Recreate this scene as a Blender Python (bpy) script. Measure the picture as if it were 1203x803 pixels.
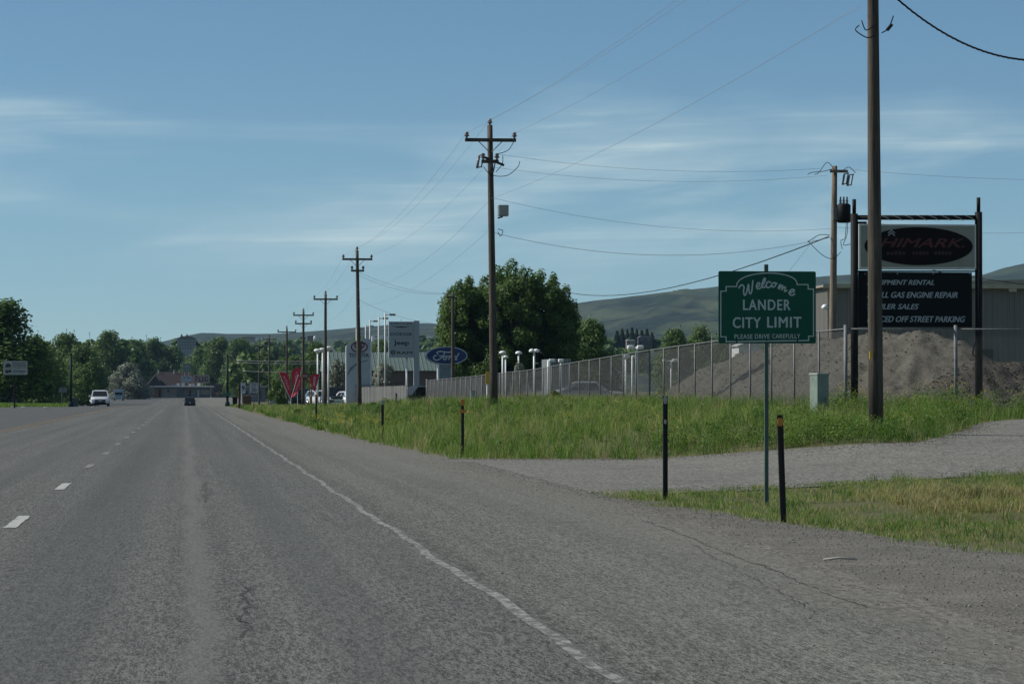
import bpy, bmesh, math, random
import numpy as np
from mathutils import Vector, Matrix

for o in list(bpy.data.objects):
    bpy.data.objects.remove(o)
SC = bpy.context.scene
COL = SC.collection
R = math.radians

# ------------------------------------------------------------------ camera
FPX = 3711.0                       # focal length in pixels of a 1203 px wide picture
CAMH = 1.33
VPX, VPY = 217.0, 461.0            # vanishing point of the road
PIT = math.atan((VPY - 401.5) / FPX)
YAW = math.atan((601.5 - VPX) / FPX * math.cos(PIT))
cd = bpy.data.cameras.new('camera')
cd.sensor_width = 36.0
cd.lens = 36.0 * FPX / 1203.0
cd.clip_start = 0.1
cd.clip_end = 40000
cam = bpy.data.objects.new('camera', cd)
COL.objects.link(cam)
cam.location = (0, 0, CAMH)
cam.rotation_euler = (math.pi / 2 + PIT, 0, -YAW)
SC.camera = cam

# ------------------------------------------------------------------ sky, sun, exposure
SUN_AZ = -76.0                     # left of straight ahead
SUN_EL = 41.0
world = bpy.data.worlds.new('World')
SC.world = world
world.use_nodes = True
wn = world.node_tree
wn.nodes.clear()
w_out = wn.nodes.new('ShaderNodeOutputWorld')
w_bg = wn.nodes.new('ShaderNodeBackground')
w_sky = wn.nodes.new('ShaderNodeTexSky')
w_sky.sky_type = 'NISHITA'
w_sky.sun_disc = False
w_sky.sun_elevation = R(SUN_EL)
w_sky.sun_rotation = R(SUN_AZ)
w_sky.altitude = 1600
w_sky.air_density = 0.8
w_sky.dust_density = 0.1
w_sky.ozone_density = 3.5
w_bg.inputs['Strength'].default_value = 0.05
# thin cirrus streaks, laid out by direction over the whole sky
def wnode(t, **k):
    n = wn.nodes.new(t)
    for a, v in k.items():
        setattr(n, a, v)
    return n
def wmath(op, a, b=None, c=None):
    n = wnode('ShaderNodeMath', operation=op)
    for i, v in enumerate((a, b, c)):
        if v is None:
            continue
        if isinstance(v, (int, float)):
            n.inputs[i].default_value = v
        else:
            wn.links.new(v, n.inputs[i])
    return n.outputs[0]
tc = wnode('ShaderNodeTexCoord')
sp = wnode('ShaderNodeSeparateXYZ')
wn.links.new(tc.outputs['Generated'], sp.inputs[0])
az = wmath('ARCTAN2', sp.outputs[0], sp.outputs[1])
hor = wmath('SQRT', wmath('ADD', wmath('MULTIPLY', sp.outputs[0], sp.outputs[0]), wmath('MULTIPLY', sp.outputs[1], sp.outputs[1])))
el = wmath('DIVIDE', sp.outputs[2], wmath('MAXIMUM', hor, 0.05))
def wnoise(ax, ey, ox, detail, rough, dist=0.0):
    cb = wnode('ShaderNodeCombineXYZ')
    wn.links.new(wmath('ADD', wmath('MULTIPLY', az, ax), ox), cb.inputs[0])
    wn.links.new(wmath('MULTIPLY', wmath('ADD', el, wmath('MULTIPLY', az, -0.03)), ey), cb.inputs[1])
    n = wnode('ShaderNodeTexNoise')
    n.inputs['Scale'].default_value = 1.0
    n.inputs['Detail'].default_value = detail
    n.inputs['Roughness'].default_value = rough
    n.inputs['Distortion'].default_value = dist
    wn.links.new(cb.outputs[0], n.inputs['Vector'])
    return n.outputs['Fac']
def wramp(v, lo, hi):
    n = wnode('ShaderNodeMapRange', interpolation_type='SMOOTHSTEP')
    wn.links.new(v, n.inputs['Value'])
    n.inputs['From Min'].default_value = lo
    n.inputs['From Max'].default_value = hi
    return n.outputs[0]
broad = wramp(wnoise(6.0, 30.0, 5.2, 4.0, 0.55, 0.5), 0.41, 0.66)
streak = wramp(wnoise(7.0, 120.0, 4.4, 6.0, 0.62, 1.0), 0.40, 0.74)
band = wmath('MULTIPLY', wramp(el, 0.022, 0.055), wmath('SUBTRACT', 1.0, wramp(wmath('ADD', el, wmath('MULTIPLY', wmath('SUBTRACT', wnoise(9.0, 20.0, 1.7, 3.0, 0.5), 0.5), 0.05)), 0.068, 0.100)))
high = wmath('MULTIPLY', wramp(el, 0.16, 0.3), 0.7)
mask = wmath('MULTIPLY', wmath('ADD', band, high), wmath('ADD', wmath('MULTIPLY', broad, 0.45), wmath('MULTIPLY', wmath('MULTIPLY', streak, broad), 0.75)))
mask = wmath('MULTIPLY', mask, 0.82)
w_mix = wnode('ShaderNodeMixRGB')
wn.links.new(mask, w_mix.inputs[0])
w_hsv = wnode('ShaderNodeMixRGB', blend_type='MULTIPLY')      # cool white balance of the whole sky
w_hsv.inputs[0].default_value = 1.0
w_hsv.inputs[2].default_value = (0.91, 1.08, 1.04, 1)
wn.links.new(w_sky.outputs[0], w_hsv.inputs[1])
wn.links.new(w_hsv.outputs[0], w_mix.inputs[1])
w_mix.inputs[2].default_value = (7.6, 9.4, 9.6, 1)
wn.links.new(w_mix.outputs[0], w_bg.inputs['Color'])
wn.links.new(w_bg.outputs[0], w_out.inputs[0])

sd = bpy.data.lights.new('sun', 'SUN')
sd.energy = 3.7
sd.angle = R(0.5)
sd.color = (1.0, 0.955, 0.88)
sun = bpy.data.objects.new('sun', sd)
COL.objects.link(sun)
_s = Vector((math.sin(R(SUN_AZ)) * math.cos(R(SUN_EL)), math.cos(R(SUN_AZ)) * math.cos(R(SUN_EL)), math.sin(R(SUN_EL))))
sun.rotation_euler = _s.to_track_quat('Z', 'Y').to_euler()
sun.location = (-60, 40, 80)
SC.view_settings.view_transform = 'Standard'
SC.view_settings.look = 'None'
SC.view_settings.exposure = 0.58
SC.view_settings.gamma = 1.0
SC.view_settings.use_curve_mapping = False
SC.cycles.volume_step_rate = 1.0
SC.cycles.max_bounces = 6
SC.cycles.volume_bounces = 0
SC.cycles.transparent_max_bounces = 12

# ------------------------------------------------------------------ helpers
_cr = Vector((math.cos(YAW), -math.sin(YAW), 0))
_cf = Vector((math.sin(YAW) * math.cos(PIT), math.cos(YAW) * math.cos(PIT), math.sin(PIT)))
_cu = Vector((-math.sin(YAW) * math.sin(PIT), -math.cos(YAW) * math.sin(PIT), math.cos(PIT)))
def at(px, py, Y):
    """world point on the plane y = Y seen at photograph pixel (px, py)"""
    d = _cr * ((px - 601.5) / FPX) + _cu * ((401.5 - py) / FPX) + _cf
    return Vector((0, 0, CAMH)) + d * (Y / d.y)
def mpp(Y):
    return Y / FPX
def xat(px, Y):
    return at(px, 461, Y).x
def yat(px, X):
    """distance at which the vertical plane x = X is seen at pixel column px"""
    d = _cr * ((px - 601.5) / FPX) + _cf
    return X / d.x * d.y

def tag(o, label=None, cat=None, group=None, kind=None):
    if label: o['label'] = label
    if cat: o['category'] = cat
    if group: o['group'] = group
    if kind: o['kind'] = kind
    return o
def link(name, me, mat=None, parent=None):
    o = bpy.data.objects.new(name, me)
    COL.objects.link(o)
    if mat is not None and me is not None:
        for m in (mat if isinstance(mat, (list, tuple)) else [mat]):
            me.materials.append(m)
    if parent is not None:
        o.parent = parent
    return o
def empty(name, loc, label, cat, group=None, rz=0.0):
    o = bpy.data.objects.new(name, None)
    o.empty_display_size = 0.2
    COL.objects.link(o)
    o.location = loc
    o.rotation_euler = (0, 0, rz)
    return tag(o, label, cat, group)
def copy_tree(o, parent=None):
    c = o.copy()
    COL.objects.link(c)
    c.parent = parent
    for ch in list(o.children):
        copy_tree(ch, c)
    return c

class MB:
    def __init__(s):
        s.v = []; s.f = []; s.m = []
    def add(s, vs, fs, mi=0):
        b = len(s.v)
        s.v.extend([tuple(p) for p in vs])
        for f in fs:
            s.f.append(tuple(b + i for i in f)); s.m.append(mi)
        return s
    def box(s, a, b, mi=0, bev=0.0):
        x0, y0, z0 = (min(a[i], b[i]) for i in range(3)); x1, y1, z1 = (max(a[i], b[i]) for i in range(3))
        if bev <= 0:
            v = [(x0,y0,z0),(x1,y0,z0),(x1,y1,z0),(x0,y1,z0),(x0,y0,z1),(x1,y0,z1),(x1,y1,z1),(x0,y1,z1)]
            return s.add(v, [(0,3,2,1),(4,5,6,7),(0,1,5,4),(1,2,6,5),(2,3,7,6),(3,0,4,7)], mi)
        bm = bmesh.new()
        bmesh.ops.create_cube(bm, size=1)
        for vv in bm.verts:
            vv.co = Vector(((x0+x1)/2 + vv.co.x*(x1-x0), (y0+y1)/2 + vv.co.y*(y1-y0), (z0+z1)/2 + vv.co.z*(z1-z0)))
        bmesh.ops.bevel(bm, geom=bm.edges[:], offset=bev, segments=2, affect='EDGES', profile=0.6)
        bm.verts.index_update()
        s.add([vv.co[:] for vv in bm.verts], [tuple(vv.index for vv in f.verts) for f in bm.faces], mi)
        bm.free()
        return s
    def tube(s, pts, rad, n=8, mi=0, caps=True):
        pts = [Vector(p) for p in pts]
        if isinstance(rad, (int, float)):
            rad = [rad] * len(pts)
        rings = []
        for i, p in enumerate(pts):
            t = (pts[min(i+1, len(pts)-1)] - pts[max(i-1, 0)]).normalized()
            a = Vector((0, 0, 1)) if abs(t.z) < 0.9 else Vector((1, 0, 0))
            u = t.cross(a).normalized(); w = t.cross(u)
            rings.append([p + (u*math.cos(2*math.pi*k/n) + w*math.sin(2*math.pi*k/n))*rad[i] for k in range(n)])
        vs = [q for r in rings for q in r]; fs = []
        for i in range(len(pts)-1):
            for k in range(n):
                fs.append((i*n+k, i*n+(k+1) % n, (i+1)*n+(k+1) % n, (i+1)*n+k))
        if caps:
            fs.append(tuple(range(n-1, -1, -1))); fs.append(tuple((len(pts)-1)*n+k for k in range(n)))
        return s.add(vs, fs, mi)
    def prism(s, poly, y0, y1, mi=0):
        """polygon of (x, z) pairs extruded along y"""
        n = len(poly)
        vs = [(p[0], y0, p[1]) for p in poly] + [(p[0], y1, p[1]) for p in poly]
        fs = [tuple(range(n)), tuple(range(2*n-1, n-1, -1))]
        for i in range(n):
            fs.append((i, n+i, n+(i+1) % n, (i+1) % n))
        return s.add(vs, fs, mi)
    def lathe(s, prof, c, n=12, mi=0):
        """profile of (r, z) turned about the vertical through c"""
        vs = []; fs = []
        for r, z in prof:
            for k in range(n):
                a = 2*math.pi*k/n
                vs.append((c[0]+r*math.cos(a), c[1]+r*math.sin(a), c[2]+z))
        for i in range(len(prof)-1):
            for k in range(n):
                fs.append((i*n+k, i*n+(k+1) % n, (i+1)*n+(k+1) % n, (i+1)*n+k))
        fs.append(tuple(range(n-1, -1, -1))); fs.append(tuple((len(prof)-1)*n+k for k in range(n)))
        return s.add(vs, fs, mi)
    def ribbon(s, pts, w, y, mi=0, closed=False, th=0.004):
        """flat stroke in the xz plane at depth y (raised by th towards the viewer)"""
        P = [Vector((p[0], p[1])) for p in pts]
        n = len(P); L = []; Rr = []
        for i in range(n):
            a = P[(i-1) % n] if (closed or i > 0) else P[i]
            b = P[(i+1) % n] if (closed or i < n-1) else P[i]
            d0 = (P[i]-a); d1 = (b-P[i])
            d0 = d0.normalized() if d0.length > 1e-9 else d1.normalized()
            d1 = d1.normalized() if d1.length > 1e-9 else d0
            t = (d0+d1)
            t = t.normalized() if t.length > 1e-6 else d0
            nrm = Vector((-t.y, t.x))
            k = max(0.45, nrm.dot(Vector((-d0.y, d0.x))))
            L.append(P[i]+nrm*w/2/k); Rr.append(P[i]-nrm*w/2/k)
        m = n if closed else n-1
        for i in range(m):
            j = (i+1) % n
            yy = y-th-6e-5*i
            q = [(L[i].x, yy, L[i].y), (Rr[i].x, yy, Rr[i].y), (Rr[j].x, yy, Rr[j].y), (L[j].x, yy, L[j].y)]
            s.add(q, [(0, 1, 2, 3)], mi)
        return s
    def build(s, name, mat=None, parent=None, smooth=False, loc=None):
        me = bpy.data.meshes.new(name)
        v = s.v
        if loc is not None:
            v = [(a-loc[0], b-loc[1], c-loc[2]) for a, b, c in v]
        me.from_pydata(v, [], s.f)
        if any(s.m):
            me.polygons.foreach_set('material_index', s.m)
        if smooth:
            me.polygons.foreach_set('use_smooth', [True]*len(me.polygons))
        me.update()
        o = link(name, me, mat, parent)
        if loc is not None:
            o.location = loc
        return o

def np_mesh(name, V, F, smooth=False, attr=None):
    """V (n,3), F (m,k) arrays; attr = per-vertex scalar called 'tint'"""
    V = np.asarray(V, dtype=np.float32); F = np.asarray(F, dtype=np.int32)
    me = bpy.data.meshes.new(name)
    m, k = F.shape
    me.vertices.add(len(V)); me.vertices.foreach_set('co', V.ravel())
    me.loops.add(m*k); me.loops.foreach_set('vertex_index', F.ravel())
    me.polygons.add(m)
    me.polygons.foreach_set('loop_start', np.arange(0, m*k, k, dtype=np.int32))
    me.polygons.foreach_set('loop_total', np.full(m, k, dtype=np.int32))
    if smooth:
        me.polygons.foreach_set('use_smooth', np.ones(m, dtype=bool))
    if attr is not None:
        a = me.attributes.new('tint', 'FLOAT', 'POINT')
        a.data.foreach_set('value', np.asarray(attr, dtype=np.float32))
    me.update(calc_edges=True)
    me.validate()
    return me

def catmull(pts, n=6, closed=False):
    P = [Vector(p) for p in pts]; out = []
    m = len(P)
    for i in range(m if closed else m-1):
        g = (lambda k: P[k % m]) if closed else (lambda k: P[min(max(k, 0), m-1)])
        a, b, c, d = g(i-1), g(i), g(i+1), g(i+2)
        for k in range(n):
            t = k/n
            out.append(0.5*((2*b)+(c-a)*t+(2*a-5*b+4*c-d)*t*t+(3*b-a-3*c+d)*t*t*t))
    if not closed:
        out.append(P[-1])
    return out

_TX = {}
def text_obj(s, x0, x1, z0, z1, y, mat, parent, name='lettering', shear=0.0, bold=0.0, space=1.0):
    """raised lettering that fills the rectangle x0..x1, z0..z1 and faces -y"""
    cu = bpy.data.curves.new('t', 'FONT')
    cu.body = s; cu.size = 1.0; cu.shear = shear; cu.offset = 0.0; cu.extrude = 0.0; cu.space_character = space
    cu.resolution_u = 4
    o = bpy.data.objects.new('t', cu)
    COL.objects.link(o)
    dg = bpy.context.evaluated_depsgraph_get()
    me = bpy.data.meshes.new_from_object(o.evaluated_get(dg))
    bpy.data.objects.remove(o); bpy.data.curves.remove(cu)
    n = len(me.vertices)
    c = np.empty(n*3, dtype=np.float32); me.vertices.foreach_get('co', c); c = c.reshape(-1, 3)
    lo = c.min(0); hi = c.max(0)
    X = x0+(c[:, 0]-lo[0])/(hi[0]-lo[0])*(x1-x0); Z = z0+(c[:, 1]-lo[1])/(hi[1]-lo[1])*(z1-z0)
    V = np.stack([X, np.full(n, y), Z], 1).astype(np.float32)
    me.vertices.foreach_set('co', V.ravel())
    # weight: further copies of the outline a hair apart, each on its own plane
    polys = [tuple(p.vertices) for p in me.polygons]
    bpy.data.meshes.remove(me)
    d = bold*0.9*(z1-z0)
    vs = []; fs = []
    for k, (ox, oz) in enumerate(((0, 0), (d, 0), (-d, 0), (0, d*.6), (0, -d*.6)) if bold else ((0, 0),)):
        vs += [(x+ox, yy-0.0003*k, z+oz) for x, yy, z in V.tolist()]
        fs += [tuple(i+n*k for i in p) for p in polys]
    me = bpy.data.meshes.new(name); me.from_pydata(vs, [], fs); me.update()
    return link(name, me, mat, parent)

# ------------------------------------------------------------------ materials
MATS = {}
def nset(n, k, v):
    if k in n.inputs:
        n.inputs[k].default_value = v
def mat(name, col, rough=0.7, metal=0.0, var=0.18, scale=3.0, col2=None, bump=0.0, bscale=None, spec=0.4, stretch=(1, 1, 1), emit=None):
    if name in MATS:
        return MATS[name]
    m = bpy.data.materials.new(name); m.use_nodes = True
    nt = m.node_tree; b = nt.nodes['Principled BSDF']
    b.inputs['Roughness'].default_value = rough; b.inputs['Metallic'].default_value = metal
    nset(b, 'Specular IOR Level', spec)
    t = nt.nodes.new('ShaderNodeTexCoord'); mp = nt.nodes.new('ShaderNodeMapping')
    mp.inputs['Scale'].default_value = stretch
    nt.links.new(t.outputs['Object'], mp.inputs['Vector'])
    nz = nt.nodes.new('ShaderNodeTexNoise')
    nz.inputs['Scale'].default_value = scale; nz.inputs['Detail'].default_value = 6; nz.inputs['Roughness'].default_value = 0.65
    nt.links.new(mp.outputs[0], nz.inputs['Vector'])
    cr = nt.nodes.new('ShaderNodeValToRGB')
    c2 = col2 if col2 else tuple(c*(1-var*2) for c in col)
    cr.color_ramp.elements[0].position = 0.3; cr.color_ramp.elements[1].position = 0.7
    cr.color_ramp.elements[0].color = (*c2, 1); cr.color_ramp.elements[1].color = (*[min(1, c*(1+var*0.5)) for c in col], 1)
    nt.links.new(nz.outputs['Fac'], cr.inputs[0])
    nt.links.new(cr.outputs[0], b.inputs['Base Color'])
    if bump > 0:
        n2 = nt.nodes.new('ShaderNodeTexNoise'); n2.inputs['Scale'].default_value = bscale or scale*4; n2.inputs['Detail'].default_value = 5
        nt.links.new(mp.outputs[0], n2.inputs['Vector'])
        bp = nt.nodes.new('ShaderNodeBump'); bp.inputs['Strength'].default_value = bump; bp.inputs['Distance'].default_value = 0.02
        nt.links.new(n2.outputs['Fac'], bp.inputs['Height']); nt.links.new(bp.outputs[0], b.inputs['Normal'])
    MATS[name] = m
    return m
def foliage(name, dark, light, warm=None, trans=0.3, rough=0.55):
    """leaf material: colour from the per-leaf 'tint' attribute, some light passes through"""
    m = bpy.data.materials.new(name); m.use_nodes = True
    nt = m.node_tree; b = nt.nodes['Principled BSDF']; out = nt.nodes['Material Output']
    b.inputs['Roughness'].default_value = rough; nset(b, 'Specular IOR Level', 0.3)
    a = nt.nodes.new('ShaderNodeAttribute'); a.attribute_name = 'tint'
    cr = nt.nodes.new('ShaderNodeValToRGB')
    cr.color_ramp.elements[0].color = (*dark, 1); cr.color_ramp.elements[1].color = (*light, 1)
    cr.color_ramp.elements[0].position = 0.05; cr.color_ramp.elements[1].position = 0.7
    if warm:
        e = cr.color_ramp.elements.new(0.95); e.color = (*warm, 1)
    nt.links.new(a.outputs['Fac'], cr.inputs[0])
    nt.links.new(cr.outputs[0], b.inputs['Base Color'])
    tr = nt.nodes.new('ShaderNodeBsdfTranslucent'); nt.links.new(cr.outputs[0], tr.inputs['Color'])
    mx = nt.nodes.new('ShaderNodeMixShader'); mx.inputs[0].default_value = trans
    nt.links.new(b.outputs[0], mx.inputs[1]); nt.links.new(tr.outputs[0], mx.inputs[2])
    nt.links.new(mx.outputs[0], out.inputs[0])
    MATS[name] = m
    return m

class NT:
    """small helper for building node materials"""
    def __init__(s, name):
        s.m = bpy.data.materials.new(name); s.m.use_nodes = True
        s.nt = s.m.node_tree; s.b = s.nt.nodes['Principled BSDF']
        s.tc = s.nt.nodes.new('ShaderNodeTexCoord')
        sx = s.nt.nodes.new('ShaderNodeSeparateXYZ'); s.nt.links.new(s.tc.outputs['Object'], sx.inputs[0])
        s.x, s.y, s.z = sx.outputs
        MATS[name] = s.m
    def vec(s, sc):
        n = s.nt.nodes.new('ShaderNodeMapping'); n.inputs['Scale'].default_value = sc
        s.nt.links.new(s.tc.outputs['Object'], n.inputs['Vector']); return n.outputs[0]
    def noise(s, scale, detail=4, rough=0.6, st=(1, 1, 1), dist=0.0):
        n = s.nt.nodes.new('ShaderNodeTexNoise'); n.inputs['Scale'].default_value = scale; n.inputs['Detail'].default_value = detail
        n.inputs['Roughness'].default_value = rough; n.inputs['Distortion'].default_value = dist
        s.nt.links.new(s.vec(st), n.inputs['Vector']); return n.outputs['Fac']
    def voro(s, scale, st=(1, 1, 1), feature='F1', out='Distance'):
        n = s.nt.nodes.new('ShaderNodeTexVoronoi'); n.feature = feature; n.inputs['Scale'].default_value = scale
        s.nt.links.new(s.vec(st), n.inputs['Vector']); return n.outputs[out]
    def math(s, op, a, b=None):
        n = s.nt.nodes.new('ShaderNodeMath'); n.operation = op
        for i, v in enumerate((a, b)):
            if v is None: continue
            if isinstance(v, (int, float)): n.inputs[i].default_value = v
            else: s.nt.links.new(v, n.inputs[i])
        return n.outputs[0]
    def rng(s, v, lo, hi, a=0.0, b=1.0):
        n = s.nt.nodes.new('ShaderNodeMapRange'); n.interpolation_type = 'SMOOTHSTEP'
        s.nt.links.new(v, n.inputs['Value'])
        for k, q in (('From Min', lo), ('From Max', hi), ('To Min', a), ('To Max', b)): n.inputs[k].default_value = q
        return n.outputs[0]
    def mix(s, f, a, b, mode='MIX'):
        n = s.nt.nodes.new('ShaderNodeMixRGB'); n.blend_type = mode
        for i, v in enumerate((f, a, b)):
            if isinstance(v, (int, float)): n.inputs[i].default_value = v
            elif isinstance(v, tuple): n.inputs[i].default_value = (*v, 1)
            else: s.nt.links.new(v, n.inputs[i])
        return n.outputs[0]
    def bumpn(s, h, strength, dist):
        n = s.nt.nodes.new('ShaderNodeBump'); n.inputs['Strength'].default_value = strength; n.inputs['Distance'].default_value = dist
        s.nt.links.new(h, n.inputs['Height']); s.nt.links.new(n.outputs[0], s.b.inputs['Normal'])
    def done(s, col, rough=0.9, spec=0.25):
        s.nt.links.new(col, s.b.inputs['Base Color']); s.b.inputs['Roughness'].default_value = rough; nset(s.b, 'Specular IOR Level', spec)
        return s.m

# asphalt: worn grey chip seal with wheel tracks and a darker patched seam along the lane
def asphalt():
    s = NT('asphalt')
    fine = s.noise(70, 3, 0.75); sa = s.noise(190, 2, 0.6, (1, .13, 1)); sb = s.noise(90, 2, 0.6, (1, .13, 1)); sc_ = s.noise(40, 2, 0.6, (1, .12, 1)); lg = s.noise(2.6, 5, 0.65, (1, .006, 1)); big = s.noise(0.35, 4, 0.6, (1, 0.12, 1)); mid = s.noise(2.2, 5, 0.65, (1, 0.25, 1))
    gr = s.math('ADD', s.math('ADD', s.math('MULTIPLY', sa, .42), s.math('MULTIPLY', sb, .36)), s.math('MULTIPLY', sc_, .22))
    c = s.mix(s.rng(gr, 0.41, 0.59), (0.018, 0.020, 0.019), (0.158, 0.161, 0.152))
    c = s.mix(1.0, c, s.mix(s.rng(lg, .3, .7), (.86, .86, .86), (1.13, 1.13, 1.12)), 'MULTIPLY')
    c = s.mix(s.math('MULTIPLY', s.rng(big, 0.35, 0.7), 0.22), c, (0.125, 0.124, 0.115))
    c = s.mix(s.math('MULTIPLY', s.rng(mid, 0.55, 0.75), 0.28), c, (0.062, 0.064, 0.063))
    # wheel paths, polished a little darker
    for xc, w, k in ((-0.85, 0.80, 0.48), (0.98, 0.45, 0.26), (-2.7, 0.5, 0.28), (-4.5, 0.45, 0.25)):
        d = s.math('ABSOLUTE', s.math('SUBTRACT', s.x, xc))
        c = s.mix(s.math('MULTIPLY', s.rng(d, w, 0.0), k), c, (0.058, 0.060, 0.060))
    # pale seam and the broken dark seam beside it
    wob = s.math('MULTIPLY', s.math('SUBTRACT', s.noise(0.12, 3, 0.6, (0, 1, 0)), 0.5), 0.5)
    xx = s.math('ADD', s.x, wob)
    d1 = s.math('ABSOLUTE', s.math('SUBTRACT', xx, 0.10))
    c = s.mix(s.math('MULTIPLY', s.rng(d1, 0.16, 0.02), 0.5), c, (0.130, 0.131, 0.122))
    d2 = s.math('ABSOLUTE', s.math('SUBTRACT', xx, 0.30))
    br = s.math('MULTIPLY', s.rng(s.noise(9, 5, 0.7, (1, 0.9, 1), 0.8), 0.53, 0.66), s.rng(s.noise(0.22, 2, 0.5), 0.36, 0.52))
    c = s.mix(s.math('MULTIPLY', s.math('MULTIPLY', s.rng(d2, 0.24, 0.05), br), 0.9), c, (0.035, 0.036, 0.036))
    # left half beyond the centre line was resurfaced darker
    c = s.mix(s.math('MULTIPLY', s.rng(s.x, -6.1, -6.4), 0.6), c, (0.062, 0.066, 0.069))
    # shoulder: a little browner and lighter, dusty towards its edge
    c = s.mix(s.rng(s.math('ADD', s.x, s.math('MULTIPLY', wob, .3)), 2.0, 2.25), c, s.mix(1.0, c, (1.17, 1.15, 1.10), 'MULTIPLY'))
    c = s.mix(s.math('MULTIPLY', s.rng(s.math('ADD', s.x, s.math('MULTIPLY', wob, 3.0)), 2.8, 4.6), 0.30), c, (0.165, 0.157, 0.138))
    # crumbled strip right of the edge line
    d3 = s.math('ABSOLUTE', s.math('SUBTRACT', s.x, 2.12))
    cb = s.math('MULTIPLY', s.rng(s.noise(13, 6, 0.8, (1, 0.30, 1), 1.0), 0.47, 0.60), s.rng(d3, 0.15, 0.02))
    c = s.mix(s.math('MULTIPLY', cb, 0.75), c, (0.035, 0.035, 0.033))
    ea = s.nt.nodes.new('ShaderNodeAttribute'); ea.attribute_name = 'tint'
    em = s.rng(s.math('ADD', ea.outputs['Fac'], s.math('MULTIPLY', s.math('SUBTRACT', s.noise(1.6, 6, 0.7, (1, .35, 1)), 0.5), 2.6)), 0.9, -0.1)
    gv = s.mix(s.rng(s.noise(30, 4, 0.7, (1, .25, 1)), 0.35, 0.65), (0.062, 0.059, 0.052), (0.180, 0.170, 0.150))
    c = s.mix(em, c, gv)
    s.bumpn(fine, 0.5, 0.012)
    return s.done(c, 0.9, 0.15)
def paint(name, col, wear=0.5, thr=0.5):
    s = NT(name)
    n = s.noise(13, 6, 0.75, (1, 0.5, 1)); fine = s.noise(70, 3, 0.75)
    base = s.mix(s.rng(fine, 0.32, 0.7), (0.060, 0.060, 0.057), (0.120, 0.119, 0.112))
    p = s.mix(s.rng(fine, 0.3, 0.75), tuple(c*0.75 for c in col), col)
    c = s.mix(s.rng(n, thr-0.05, thr+0.09), p, base)
    s.bumpn(fine, 0.3, 0.008)
    return s.done(c, 0.75, 0.3)
def gravel(name, a, b, k=1.0):
    s = NT(name)
    v = s.voro(34*k, out='Color'); n = s.noise(1.3, 5, 0.65); f = s.noise(60*k, 4, 0.7); e = s.voro(34*k)
    sep = s.nt.nodes.new('ShaderNodeSeparateXYZ'); s.nt.links.new(v, sep.inputs[0])
    c = s.mix(sep.outputs[0], a, b)
    c = s.mix(s.math('MULTIPLY', s.rng(e, 0.25, 0.6), 0.6), c, tuple(q*0.5 for q in a))
    c = s.mix(s.math('MULTIPLY', s.rng(n, 0.4, 0.7), 0.5), c, tuple(q*1.1 for q in b))
    c = s.mix(0.35, c, s.mix(s.rng(f, 0.3, 0.7), a, b))
    s.bumpn(s.math('ADD', e, f), 0.8, 0.02)
    return s.done(c, 0.95, 0.2)
def soil():
    s = NT('soil')
    n = s.noise(0.5, 6, 0.65); f = s.noise(25, 4, 0.7); bigp = s.noise(0.02, 4, 0.6)
    c = s.mix(s.rng(f, 0.3, 0.7), (0.055, 0.055, 0.025), (0.11, 0.105, 0.05))
    c = s.mix(s.rng(n, 0.4, 0.65), c, (0.060, 0.085, 0.025))
    c = s.mix(s.math('MULTIPLY', s.rng(bigp, 0.4, 0.6), 0.5), c, (0.10, 0.09, 0.05))
    s.bumpn(f, 0.6, 0.03)
    return s.done(c, 0.95, 0.2)
def hillmat():
    s = NT('sagebrush_slope')
    n = s.noise(0.008, 7, 0.66, (1, .45, 3.0), 0.8); f = s.noise(0.05, 6, 0.72, (1, .4, 1)); g = s.noise(0.0025, 4, 0.5)
    c = s.mix(s.rng(n, 0.35, 0.65), (0.006, 0.012, 0.008), (0.050, 0.062, 0.030))
    c = s.mix(s.math('MULTIPLY', s.rng(f, 0.52, 0.66), 0.75), c, (0.005, 0.010, 0.007))
    c = s.mix(s.math('MULTIPLY', s.rng(g, 0.45, 0.65), 0.4), c, (0.022, 0.036, 0.018))
    s.bumpn(f, 0.6, 5.0)
    return s.done(c, 0.95, 0.1)
def wood(name, a, b):
    s = NT(name)
    g = s.noise(9, 6, 0.7, (1, 1, 0.06)); f = s.noise(45, 4, 0.7, (1, 1, 0.03)); k = s.noise(1.2, 4, 0.6)
    c = s.mix(s.rng(g, 0.3, 0.7), a, b)
    c = s.mix(s.math('MULTIPLY', s.rng(f, 0.5, 0.62), 0.6), c, tuple(q*0.4 for q in a))
    c = s.mix(s.math('MULTIPLY', s.rng(k, 0.5, 0.7), 0.35), c, tuple(q*0.6 for q in a))
    s.bumpn(f, 0.7, 0.012)
    return s.done(c, 0.85, 0.25)
ASPHALT = asphalt()
WHITE_PAINT = paint('edge_paint', (0.29, 0.29, 0.27), 0.5, 0.46)
DASH_PAINT = paint('dash_paint', (0.40, 0.41, 0.39), 0.5, 0.57)
YELLOW_PAINT = paint('yellow_paint', (0.22, 0.135, 0.04), 0.5, 0.48)
GRAVEL = gravel('verge_gravel', (0.085, 0.080, 0.070), (0.215, 0.204, 0.180))
def drive():
    s = NT('drive_chip')
    sa = s.noise(48, 2, .6, (1, .16, 1)); sb = s.noise(16, 3, .6, (1, .2, 1)); pt = s.noise(.45, 5, .65); tr = s.noise(1.1, 4, .6, (.15, 1, 1))
    g = s.math('ADD', s.math('MULTIPLY', sa, .6), s.math('MULTIPLY', sb, .4))
    c = s.mix(s.rng(g, .36, .64), (0.062, 0.061, 0.054), (0.205, 0.201, 0.182))
    c = s.mix(s.math('MULTIPLY', s.rng(pt, .5, .7), .4), c, (0.085, 0.083, 0.074))
    c = s.mix(s.math('MULTIPLY', s.rng(tr, .52, .7), .35), c, (0.185, 0.178, 0.158))
    s.bumpn(sa, .5, .015)
    return s.done(c, .92, .15)
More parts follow.
